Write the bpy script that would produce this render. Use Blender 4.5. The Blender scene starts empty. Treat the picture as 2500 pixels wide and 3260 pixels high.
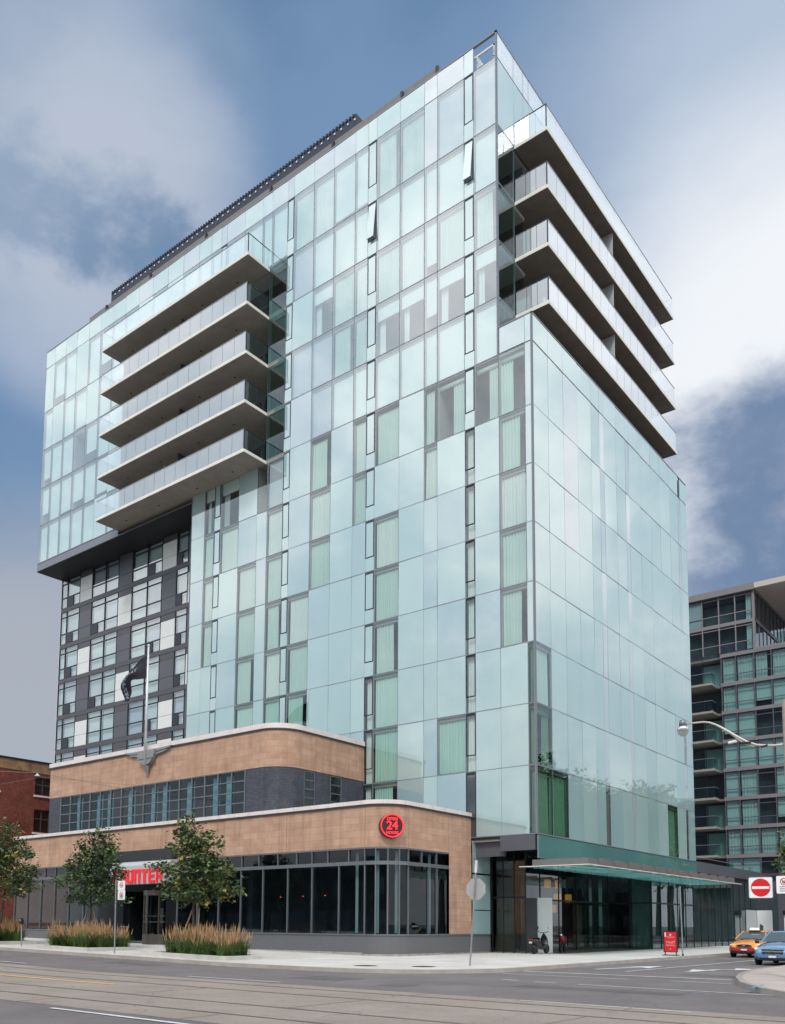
import bpy, math, random
from mathutils import Vector, Matrix
random.seed(7)
scene = bpy.context.scene
COL = scene.collection
# ------------------------------------------------------------------ camera
cam_d = bpy.data.cameras.new("camera")
cam = bpy.data.objects.new("camera", cam_d)
COL.objects.link(cam)
CP = Vector((21.63334667723888, -40.51816362711774, 1.5276069153010852))
CR = Vector((0.7842215085765437, 0.6204439580836317, 0.006776456555372207))
CU = Vector((0.05554965485136155, -0.08108207049115261, 0.9951582455523156))
CF = Vector((-0.6179893699181441, 0.780048070776657, 0.09805175136523972))
cam.matrix_world = Matrix(((CR.x, CU.x, -CF.x, CP.x), (CR.y, CU.y, -CF.y, CP.y), (CR.z, CU.z, -CF.z, CP.z), (0, 0, 0, 1)))
cam_d.sensor_fit = 'HORIZONTAL'
cam_d.sensor_width = 36.0
cam_d.lens = 36.0 * 2802.82 / 2500
cam_d.shift_x = (1250 - 1204.745) / 2500
cam_d.shift_y = (2666.75 - 1630) / 2500
cam_d.clip_start = 0.1
cam_d.clip_end = 5000
scene.camera = cam
scene.view_settings.view_transform = 'Standard'
scene.view_settings.look = 'None'
scene.view_settings.exposure = 0.0
scene.view_settings.gamma = 1.0
# ------------------------------------------------------------------ sky and sun
SUN_EL, SUN_AZ = math.radians(48), math.radians(150)   # azimuth clockwise from +y
world = bpy.data.worlds.new("World")
scene.world = world
world.use_nodes = True
nt = world.node_tree
nt.nodes.clear()
def N(t, kind, **kw):
    n = t.nodes.new(kind)
    for k, v in kw.items():
        if k in n.inputs.keys() if isinstance(k, str) else False:
            n.inputs[k].default_value = v
        else:
            setattr(n, k, v)
    return n
out = N(nt, 'ShaderNodeOutputWorld')
bg = N(nt, 'ShaderNodeBackground')
bg.inputs['Strength'].default_value = 0.1
nt.links.new(bg.outputs[0], out.inputs[0])
sky = N(nt, 'ShaderNodeTexSky')
sky.sky_type = 'NISHITA'
sky.sun_disc = False
sky.sun_elevation = SUN_EL
sky.sun_rotation = SUN_AZ
tc = N(nt, 'ShaderNodeTexCoord')
DIR = tc.outputs['Generated']
def wmath(op, a, b=None, clamp=False):
    n = nt.nodes.new('ShaderNodeMath'); n.operation = op; n.use_clamp = clamp
    for i, x in enumerate((a, b)):
        if x is None: continue
        if isinstance(x, (int, float)): n.inputs[i].default_value = x
        else: nt.links.new(x, n.inputs[i])
    return n.outputs[0]
def wmap(v, a, b, c, d):
    n = nt.nodes.new('ShaderNodeMapRange'); n.interpolation_type = 'SMOOTHSTEP'
    nt.links.new(v, n.inputs[0])
    for i, x in enumerate((a, b, c, d)): n.inputs[i + 1].default_value = x
    return n.outputs[0]
def wnoise(scale, detail, rough, stretch=(1, 1, 1), off=(0, 0, 0), dist=0.0):
    mp = nt.nodes.new('ShaderNodeMapping')
    mp.inputs['Scale'].default_value = stretch
    mp.inputs['Location'].default_value = off
    nt.links.new(DIR, mp.inputs[0])
    n = nt.nodes.new('ShaderNodeTexNoise')
    n.inputs['Scale'].default_value = scale
    n.inputs['Detail'].default_value = detail
    n.inputs['Roughness'].default_value = rough
    n.inputs['Distortion'].default_value = dist
    nt.links.new(mp.outputs[0], n.inputs[0])
    return n.outputs[0]
def wmix(f, a, b):
    n = nt.nodes.new('ShaderNodeMix'); n.data_type = 'RGBA'
    if isinstance(f, (int, float)): n.inputs[0].default_value = f
    else: nt.links.new(f, n.inputs[0])
    for i, x in ((6, a), (7, b)):
        if isinstance(x, tuple): n.inputs[i].default_value = (*x, 1)
        else: nt.links.new(x, n.inputs[i])
    return n.outputs[2]
def lobe(d, a, b, amp=0.03, ns=None):
    """1 near world direction d, falling to 0 between cosines b..a, broken up by noise"""
    n = nt.nodes.new('ShaderNodeVectorMath'); n.operation = 'DOT_PRODUCT'
    nt.links.new(DIR, n.inputs[0]); v = Vector(d).normalized()
    n.inputs[1].default_value = v
    return wmap(wmath('ADD', n.outputs['Value'], wmath('MULTIPLY', wmath('SUBTRACT', ns or BIGN, 0.5), amp)), a, b, 0, 1)
BIGN = wnoise(2.6, 6, 0.55, (1, 1, 1.6), (3.1, 0.2, 1.0), 0.3)
FINE = wnoise(5.0, 10, 0.6, (1, 1, 1.35), (0.7, 2.2, 0.4), 0.15)
SOFT = wnoise(3.4, 4, 0.5, (1, 1, 1.3), (5.0, 1.0, 2.0), 0.2)
# clear-sky colour: the Nishita sky pulled towards the photograph's milky blue
hs = nt.nodes.new('ShaderNodeHueSaturation')
hs.inputs['Saturation'].default_value = 0.8
hs.inputs['Value'].default_value = 1.0
nt.links.new(sky.outputs[0], hs.inputs['Color'])
blue = wmix(0.72, hs.outputs[0], (1.02, 2.30, 4.15))
base = wmix(wmap(wmath('ADD', wmath('MULTIPLY', SOFT, 0.7), wmath('MULTIPLY', FINE, 0.3)), 0.36, 0.66, 0.0, 0.62), blue, (2.3, 3.5, 5.5))
# general overcast elsewhere (behind and beside the camera): bright grey-white
general = wmix(wmap(FINE, 0.36, 0.64, 0, 1), (4.6, 5.8, 6.7), (9.8, 10.0, 10.0))
sepd = nt.nodes.new('ShaderNodeSeparateXYZ'); nt.links.new(DIR, sepd.inputs[0])
zen = wmap(sepd.outputs[2], 0.0, 0.75, 0.92, 2.15)      # overcast sky: three times brighter overhead than at the horizon
vm = nt.nodes.new('ShaderNodeVectorMath'); vm.operation = 'SCALE'; nt.links.new(general, vm.inputs[0]); nt.links.new(zen, vm.inputs['Scale'])
general = vm.outputs[0]
nback = nt.nodes.new('ShaderNodeVectorMath'); nback.operation = 'DOT_PRODUCT'
nt.links.new(DIR, nback.inputs[0]); nback.inputs[1].default_value = Vector((-0.51, 0.60, 0.62)).normalized()
fback = wmap(nback.outputs['Value'], 0.52, 0.80, 1, 0)
c = wmix(fback, base, general)
# pale cloud high on the left
c = wmix(wmath('MULTIPLY', lobe((-0.65, 0.32, 0.69), 0.975, 1.002, 0.04), 0.62), c, (4.2, 5.0, 6.3))
# a wisp below it
c = wmix(wmath('MULTIPLY', wmath('MULTIPLY', lobe((-0.66, 0.42, 0.62), 0.985, 0.999, 0.02), wmap(FINE, 0.40, 0.58, 0, 1)), 0.75), c, (5.4, 5.9, 7.0))
# lower left greys into pale lilac
c = wmix(wmath('MULTIPLY', lobe((-0.86, 0.47, 0.20), 0.962, 0.997), 0.85), c, (4.5, 4.75, 5.3))
c = wmix(wmath('MULTIPLY', lobe((-0.08, 0.76, 0.62), 0.930, 0.985, 0.05), 0.75), c, (5.6, 6.5, 7.9))
# large white cloud bank on the right
c = wmix(wmath('MULTIPLY', lobe((-0.185, 0.855, 0.485), 0.955, 0.992, 0.035), 0.97), c, (9.0, 9.3, 9.7))
# its dark blue-grey underside
c = wmix(wmath('MULTIPLY', lobe((-0.19, 0.905, 0.385), 0.981, 0.9985, 0.045, FINE), 1.0), c, (1.7, 2.5, 4.0))
c = wmix(wmath('MULTIPLY', lobe((-0.20, 0.92, 0.33), 0.985, 0.999, 0.02), wmap(FINE, 0.50, 0.70, 0.0, 0.6)), c, (5.4, 5.7, 6.8))
nt.links.new(c, bg.inputs['Color'])
sun_d = bpy.data.lights.new("sun", 'SUN')
sun_d.energy = 1.9
sun_d.angle = math.radians(10)
sun_d.color = (1.0, 0.95, 0.88)
sun = bpy.data.objects.new("sun", sun_d)
COL.objects.link(sun)
sdir = Vector((math.sin(SUN_AZ) * math.cos(SUN_EL), math.cos(SUN_AZ) * math.cos(SUN_EL), math.sin(SUN_EL)))
sun.rotation_euler = sdir.to_track_quat('Z', 'Y').to_euler()
sun.location = (0, -60, 80)
# ------------------------------------------------------------------ helpers
class MB:
    def __init__(s): s.v = []; s.f = []; s.m = []
    def face(s, pts, m=0):
        i = len(s.v); s.v += [tuple(p) for p in pts]; s.f.append(tuple(range(i, i + len(pts)))); s.m.append(m)
    def box(s, x0, x1, y0, y1, z0, z1, m=0):
        if x0 > x1: x0, x1 = x1, x0
        if y0 > y1: y0, y1 = y1, y0
        if z0 > z1: z0, z1 = z1, z0
        i = len(s.v)
        s.v += [(x, y, z) for z in (z0, z1) for y in (y0, y1) for x in (x0, x1)]
        for q in ((0, 2, 3, 1), (4, 5, 7, 6), (0, 1, 5, 4), (2, 6, 7, 3), (0, 4, 6, 2), (1, 3, 7, 5)):
            s.f.append(tuple(i + k for k in q)); s.m.append(m)
    def obox(s, c, ax, ay, az, m=0):
        """oriented box: centre and three half-axis vectors"""
        c = Vector(c); ax = Vector(ax); ay = Vector(ay); az = Vector(az); i = len(s.v)
        s.v += [tuple(c + ax * a + ay * b + az * d) for d in (-1, 1) for b in (-1, 1) for a in (-1, 1)]
        for q in ((0, 2, 3, 1), (4, 5, 7, 6), (0, 1, 5, 4), (2, 6, 7, 3), (0, 4, 6, 2), (1, 3, 7, 5)):
            s.f.append(tuple(i + k for k in q)); s.m.append(m)
    def cyl(s, p0, p1, r0, r1=None, n=12, m=0, cap=True):
        p0 = Vector(p0); p1 = Vector(p1); r1 = r0 if r1 is None else r1
        d = (p1 - p0).normalized(); a = d.orthogonal().normalized(); b = d.cross(a); i = len(s.v)
        for p, r in ((p0, r0), (p1, r1)):
            for k in range(n):
                t = 2 * math.pi * k / n
                s.v.append(tuple(p + (a * math.cos(t) + b * math.sin(t)) * r))
        for k in range(n):
            s.f.append((i + k, i + (k + 1) % n, i + n + (k + 1) % n, i + n + k)); s.m.append(m)
        if cap:
            s.f.append(tuple(i + k for k in reversed(range(n)))); s.m.append(m)
            s.f.append(tuple(i + n + k for k in range(n))); s.m.append(m)
    def tube(s, pts, r, n=8, m=0):
        pts = [Vector(p) for p in pts]
        rr = r if isinstance(r, (list, tuple)) else [r] * len(pts)
        i = len(s.v); prev = None
        for k, p in enumerate(pts):
            d = (pts[min(k + 1, len(pts) - 1)] - pts[max(k - 1, 0)]).normalized()
            a = d.orthogonal().normalized() if prev is None else (prev - d * prev.dot(d)).normalized()
            prev = a; b = d.cross(a)
            for j in range(n):
                t = 2 * math.pi * j / n
                s.v.append(tuple(p + (a * math.cos(t) + b * math.sin(t)) * rr[k]))
        for k in range(len(pts) - 1):
            for j in range(n):
                s.f.append((i + k * n + j, i + k * n + (j + 1) % n, i + (k + 1) * n + (j + 1) % n, i + (k + 1) * n + j)); s.m.append(m)
        s.f.append(tuple(i + k for k in reversed(range(n)))); s.m.append(m)
        s.f.append(tuple(i + (len(pts) - 1) * n + k for k in range(n))); s.m.append(m)
    def ball(s, c, r, n=12, m=0, sc=(1, 1, 1)):
        i = len(s.v); R = n // 2
        for a in range(R + 1):
            ph = math.pi * a / R
            for b in range(n):
                t = 2 * math.pi * b / n
                s.v.append((c[0] + r * sc[0] * math.sin(ph) * math.cos(t), c[1] + r * sc[1] * math.sin(ph) * math.sin(t), c[2] + r * sc[2] * math.cos(ph)))
        for a in range(R):
            for b in range(n):
                s.f.append((i + a * n + b, i + (a + 1) * n + b, i + (a + 1) * n + (b + 1) % n, i + a * n + (b + 1) % n)); s.m.append(m)
    def lathe(s, c, prof, n=20, m=0):
        """profile of (radius, z) about the vertical through c"""
        i = len(s.v)
        for (r, z) in prof:
            for b in range(n):
                t = 2 * math.pi * b / n
                s.v.append((c[0] + r * math.cos(t), c[1] + r * math.sin(t), c[2] + z))
        for a in range(len(prof) - 1):
            for b in range(n):
                s.f.append((i + a * n + b, i + a * n + (b + 1) % n, i + (a + 1) * n + (b + 1) % n, i + (a + 1) * n + b)); s.m.append(m)
    def extrude_path(s, path, z0, z1, d0, d1, m=0, closed=False):
        """vertical band along a plan path (list of (x,y)); outward is to the right of travel"""
        n = len(path); nor = []
        for k in range(n):
            a = Vector(path[max(k - 1, 0)]); b = Vector(path[min(k + 1, n - 1)])
            t = (b - a).normalized(); nr = Vector((t.y, -t.x))
            if 0 < k < n - 1:
                t1 = (Vector(path[k]) - a).normalized(); c_ = max(0.5, t1.dot(t)); nr = nr / c_
            nor.append(nr)
        i = len(s.v)
        for k in range(n):
            p = Vector(path[k])
            for d in (d0, d1):
                q = p + nor[k] * d
                s.v.append((q.x, q.y, z0)); s.v.append((q.x, q.y, z1))
        for k in range(n - 1):
            a = i + 4 * k; b = a + 4
            for q in ((a + 2, b + 2, b + 3, a + 3), (b, a, a + 1, b + 1), (a + 1, a + 3, b + 3, b + 1), (a, b, b + 2, a + 2)):
                s.f.append(q); s.m.append(m)
        s.f.append((i, i + 2, i + 3, i + 1)); s.m.append(m)
        e = i + 4 * (n - 1)
        s.f.append((e, e + 1, e + 3, e + 2)); s.m.append(m)
    def prism(s, poly, axis, a0, a1, m=0):
        """extrude a 2D polygon (u,v) along x, y or z"""
        def P(u, v, w): return {'x': (w, u, v), 'y': (u, w, v), 'z': (u, v, w)}[axis]
        i = len(s.v); n = len(poly)
        s.v += [P(u, v, a0) for u, v in poly] + [P(u, v, a1) for u, v in poly]
        s.f.append(tuple(i + k for k in range(n))); s.m.append(m)
        s.f.append(tuple(i + n + k for k in reversed(range(n)))); s.m.append(m)
        for k in range(n):
            s.f.append((i + k, i + (k + 1) % n, i + n + (k + 1) % n, i + n + k)); s.m.append(m)
    def build(s, name, mats, parent=None, smooth=False, sub=0, bevel=0, fixn=True):
        me = bpy.data.meshes.new(name)
        me.from_pydata(s.v, [], s.f)
        if not isinstance(mats, (list, tuple)): mats = [mats]
        for mt in mats: me.materials.append(mt)
        if len(mats) > 1: me.polygons.foreach_set('material_index', s.m)
        if fixn and len(s.f) < 60000:
            import bmesh
            b = bmesh.new(); b.from_mesh(me)
            bmesh.ops.remove_doubles(b, verts=b.verts, dist=0.00005) if smooth or sub else None
            bmesh.ops.recalc_face_normals(b, faces=b.faces); b.to_mesh(me); b.free()
        if smooth: me.polygons.foreach_set('use_smooth', [True] * len(me.polygons))
        me.update()
        o = bpy.data.objects.new(name, me); COL.objects.link(o)
        if parent: o.parent = parent
        if bevel:
            md = o.modifiers.new('bevel', 'BEVEL'); md.width = bevel; md.segments = 2; md.limit_method = 'ANGLE'
        if sub:
            md = o.modifiers.new('sub', 'SUBSURF'); md.levels = sub; md.render_levels = sub
        return o
def tag(o, label=None, cat=None, group=None, kind=None):
    if label: o['label'] = label
    if cat: o['category'] = cat
    if group: o['group'] = group
    if kind: o['kind'] = kind
    return o
def thing(name, label, cat, group=None, loc=(0, 0, 0)):
    o = bpy.data.objects.new(name, None); COL.objects.link(o); o.location = loc; o.empty_display_size = 0.3
    return tag(o, label, cat, group)
def copy_tree(o, parent=None):
    c = o.copy(); COL.objects.link(c); c.parent = parent
    for ch in list(o.children): copy_tree(ch, c)
    return c
def text_mb(txt, size, depth=0.02, spacing=1.0, offset=0.0):
    cu = bpy.data.curves.new('txt', 'FONT'); cu.body = txt; cu.size = size; cu.extrude = depth; cu.align_x = 'CENTER'; cu.align_y = 'CENTER'
    cu.space_character = spacing; cu.offset = offset; cu.resolution_u = 3
    o = bpy.data.objects.new('txt', cu); COL.objects.link(o)
    dg = bpy.context.evaluated_depsgraph_get(); dg.update()
    me = bpy.data.meshes.new_from_object(o.evaluated_get(dg))
    mb = MB(); mb.v = [tuple(v.co) for v in me.vertices]; mb.f = [tuple(p.vertices) for p in me.polygons]; mb.m = [0] * len(mb.f)
    bpy.data.objects.remove(o); bpy.data.meshes.remove(me); bpy.data.curves.remove(cu)
    return mb
def place(mb, fn): mb.v = [tuple(fn(*v)) for v in mb.v]; return mb
def join(a, b, m=0):
    i = len(a.v); a.v += b.v; a.f += [tuple(k + i for k in f) for f in b.f]; a.m += [m] * len(b.f); return a
# ------------------------------------------------------------------ materials
def mat(name, col, rough=0.6, metal=0.0, spec=0.5, var=0.0, scale=4.0, bump=0.0, bscale=40.0, emit=None, estr=0.0, stretch=(1, 1, 1), col2=None):
    m = bpy.data.materials.new(name); m.use_nodes = True
    t = m.node_tree; b = t.nodes['Principled BSDF']
    b.inputs['Base Color'].default_value = (*col, 1)
    b.inputs['Roughness'].default_value = rough; b.inputs['Metallic'].default_value = metal
    b.inputs['Specular IOR Level'].default_value = spec
    co = t.nodes.new('ShaderNodeTexCoord'); mp = t.nodes.new('ShaderNodeMapping'); mp.inputs['Scale'].default_value = stretch
    t.links.new(co.outputs['Object'], mp.inputs[0])
    if var or col2:
        n = t.nodes.new('ShaderNodeTexNoise'); n.inputs['Scale'].default_value = scale; n.inputs['Detail'].default_value = 6; n.inputs['Roughness'].default_value = 0.6
        t.links.new(mp.outputs[0], n.inputs[0])
        rg = t.nodes.new('ShaderNodeMapRange'); rg.inputs[1].default_value = 0.3; rg.inputs[2].default_value = 0.7
        t.links.new(n.outputs[0], rg.inputs[0])
        mx = t.nodes.new('ShaderNodeMix'); mx.data_type = 'RGBA'
        c2 = col2 if col2 else tuple(min(1, x * (1 + var)) for x in col)
        c1 = col if col2 else tuple(x * (1 - var) for x in col)
        mx.inputs[6].default_value = (*c1, 1); mx.inputs[7].default_value = (*c2, 1)
        t.links.new(rg.outputs[0], mx.inputs[0]); t.links.new(mx.outputs[2], b.inputs['Base Color'])
    if bump:
        n2 = t.nodes.new('ShaderNodeTexNoise'); n2.inputs['Scale'].default_value = bscale; n2.inputs['Detail'].default_value = 4
        t.links.new(mp.outputs[0], n2.inputs[0])
        bp = t.nodes.new('ShaderNodeBump'); bp.inputs['Strength'].default_value = bump; bp.inputs['Distance'].default_value = 0.02
        t.links.new(n2.outputs[0], bp.inputs['Height']); t.links.new(bp.outputs[0], b.inputs['Normal'])
    if emit:
        b.inputs['Emission Color'].default_value = (*emit, 1); b.inputs['Emission Strength'].default_value = estr
    return m
def block_mat(name, c1, c2, mortar, bw, bh, mt=0.01, rough=0.85, bump=0.3, var=0.25, wall='y'):
    """brick / stone block courses running over the wall, mapped in object space"""
    m = bpy.data.materials.new(name); m.use_nodes = True
    t = m.node_tree; b = t.nodes['Principled BSDF']; b.inputs['Roughness'].default_value = rough; b.inputs['Specular IOR Level'].default_value = 0.3
    co = t.nodes.new('ShaderNodeTexCoord'); sp = t.nodes.new('ShaderNodeSeparateXYZ'); t.links.new(co.outputs['Object'], sp.inputs[0])
    ad = t.nodes.new('ShaderNodeMath'); ad.operation = 'ADD'
    t.links.new(sp.outputs[0], ad.inputs[0]); t.links.new(sp.outputs[1], ad.inputs[1])
    cb = t.nodes.new('ShaderNodeCombineXYZ'); t.links.new(ad.outputs[0], cb.inputs[0]); t.links.new(sp.outputs[2], cb.inputs[1])
    br = t.nodes.new('ShaderNodeTexBrick'); t.links.new(cb.outputs[0], br.inputs[0])
    br.inputs['Scale'].default_value = 1.0; br.inputs['Brick Width'].default_value = bw; br.inputs['Row Height'].default_value = bh
    br.inputs['Mortar Size'].default_value = mt; br.inputs['Mortar Smooth'].default_value = 0.3
    br.inputs['Color1'].default_value = (*c1, 1); br.inputs['Color2'].default_value = (*c2, 1); br.inputs['Mortar'].default_value = (*mortar, 1)
    n = t.nodes.new('ShaderNodeTexNoise'); n.inputs['Scale'].default_value = 1.3; n.inputs['Detail'].default_value = 8; n.inputs['Roughness'].default_value = 0.7
    t.links.new(co.outputs['Object'], n.inputs[0])
    rg = t.nodes.new('ShaderNodeMapRange'); rg.inputs[1].default_value = 0.3; rg.inputs[2].default_value = 0.7; rg.inputs[3].default_value = 1 - var; rg.inputs[4].default_value = 1 + var * 0.6
    t.links.new(n.outputs[0], rg.inputs[0])
    mx = t.nodes.new('ShaderNodeMix'); mx.data_type = 'RGBA'; mx.blend_type = 'MULTIPLY'; mx.inputs[0].default_value = 1
    t.links.new(br.outputs[0], mx.inputs[6]); t.links.new(rg.outputs[0], mx.inputs[7]); t.links.new(mx.outputs[2], b.inputs['Base Color'])
    mp2 = t.nodes.new('ShaderNodeMapping'); mp2.inputs['Scale'].default_value = (1.6, 1.6, 0.12); t.links.new(co.outputs['Object'], mp2.inputs[0])
    n3 = t.nodes.new('ShaderNodeTexNoise'); n3.inputs['Scale'].default_value = 1.5; n3.inputs['Detail'].default_value = 5; t.links.new(mp2.outputs[0], n3.inputs[0])
    r3 = t.nodes.new('ShaderNodeMapRange'); r3.inputs[1].default_value = 0.32; r3.inputs[2].default_value = 0.5; r3.inputs[3].default_value = 0.80; r3.inputs[4].default_value = 1.0; t.links.new(n3.outputs[0], r3.inputs[0])
    mx3 = t.nodes.new('ShaderNodeMix'); mx3.data_type = 'RGBA'; mx3.blend_type = 'MULTIPLY'; mx3.inputs[0].default_value = 1
    t.links.new(mx.outputs[2], mx3.inputs[6]); t.links.new(r3.outputs[0], mx3.inputs[7]); t.links.new(mx3.outputs[2], b.inputs['Base Color'])
    bp = t.nodes.new('ShaderNodeBump'); bp.inputs['Strength'].default_value = bump; bp.inputs['Distance'].default_value = 0.01; bp.invert = True
    t.links.new(br.outputs['Fac'], bp.inputs['Height']); t.links.new(bp.outputs[0], b.inputs['Normal'])
    return m
def glass(name, tint=(0.75, 0.9, 0.86), refl=1.0, base=0.04, haze=0.0, hcol=(0.7, 0.75, 0.8), rough=0.0):
    """thin architectural glass: tinted see-through plus Fresnel mirror, optionally a milky part"""
    m = bpy.data.materials.new(name); m.use_nodes = True
    t = m.node_tree; t.nodes.clear()
    o = t.nodes.new('ShaderNodeOutputMaterial'); tr = t.nodes.new('ShaderNodeBsdfTransparent'); tr.inputs[0].default_value = (*tint, 1)
    gl = t.nodes.new('ShaderNodeBsdfGlossy'); gl.inputs['Roughness'].default_value = rough; gl.inputs['Color'].default_value = (0.93, 0.97, 1.0, 1)
    body = tr.outputs[0]
    if haze:
        df = t.nodes.new('ShaderNodeBsdfDiffuse'); df.inputs[0].default_value = (*hcol, 1)
        tl = t.nodes.new('ShaderNodeBsdfTranslucent'); tl.inputs[0].default_value = (*hcol, 1)
        mm = t.nodes.new('ShaderNodeMixShader'); mm.inputs[0].default_value = 0.5
        t.links.new(df.outputs[0], mm.inputs[1]); t.links.new(tl.outputs[0], mm.inputs[2])
        m2 = t.nodes.new('ShaderNodeMixShader'); m2.inputs[0].default_value = haze
        t.links.new(body, m2.inputs[1]); t.links.new(mm.outputs[0], m2.inputs[2]); body = m2.outputs[0]
    lw = t.nodes.new('ShaderNodeFresnel'); lw.inputs[0].default_value = 1.5
    geo = t.nodes.new('ShaderNodeNewGeometry')
    # same reflectance from either side of the pane
    ml = t.nodes.new('ShaderNodeMath'); ml.operation = 'MULTIPLY_ADD'; ml.inputs[1].default_value = refl; ml.inputs[2].default_value = base; ml.use_clamp = True
    lw2 = t.nodes.new('ShaderNodeLayerWeight'); lw2.inputs[0].default_value = 0.5
    pw = t.nodes.new('ShaderNodeMath'); pw.operation = 'POWER'; pw.inputs[1].default_value = 4.0
    t.links.new(lw2.outputs['Facing'], pw.inputs[0]); t.links.new(pw.outputs[0], ml.inputs[0])
    mx = t.nodes.new('ShaderNodeMixShader'); t.links.new(ml.outputs[0], mx.inputs[0])
    t.links.new(body, mx.inputs[1]); t.links.new(gl.outputs[0], mx.inputs[2]); t.links.new(mx.outputs[0], o.inputs[0])
    return m
def glass_sheen(name, tint, refl, base, haze, hcol):  # diffuse white stands in for bright sky reflected by the glass
    m = glass(name, tint, refl, base, haze, hcol)
    for n in m.node_tree.nodes:
        if n.type == 'MIX_SHADER' and not n.inputs[0].is_linked and n.inputs[1].is_linked and n.inputs[1].links[0].from_node.type == 'BSDF_DIFFUSE': n.inputs[0].default_value = 0.12
    return m
def cloth(name, col, tr=0.3):
    m = bpy.data.materials.new(name); m.use_nodes = True
    t = m.node_tree; t.nodes.clear()
    o = t.nodes.new('ShaderNodeOutputMaterial'); d = t.nodes.new('ShaderNodeBsdfDiffuse'); d.inputs[0].default_value = (*col, 1)
    l = t.nodes.new('ShaderNodeBsdfTranslucent'); l.inputs[0].default_value = (*col, 1)
    mx = t.nodes.new('ShaderNodeMixShader'); mx.inputs[0].default_value = tr
    t.links.new(d.outputs[0], mx.inputs[1]); t.links.new(l.outputs[0], mx.inputs[2]); t.links.new(mx.outputs[0], o.inputs[0])
    return m
def panel_mat(name, col, var=0.05, spec=0.6, rough=0.06):
    """fritted glass panel: flat pale back-paint under a mirror-smooth coat, faintly streaked"""
    m = mat(name, col, rough=0.45, spec=0.2, var=var, scale=0.35, stretch=(1, 1, 0.35))
    b = m.node_tree.nodes['Principled BSDF']
    b.inputs['Coat Weight'].default_value = 1.0; b.inputs['Coat Roughness'].default_value = 0.015; b.inputs['Coat IOR'].default_value = 3.0
    return m
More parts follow.
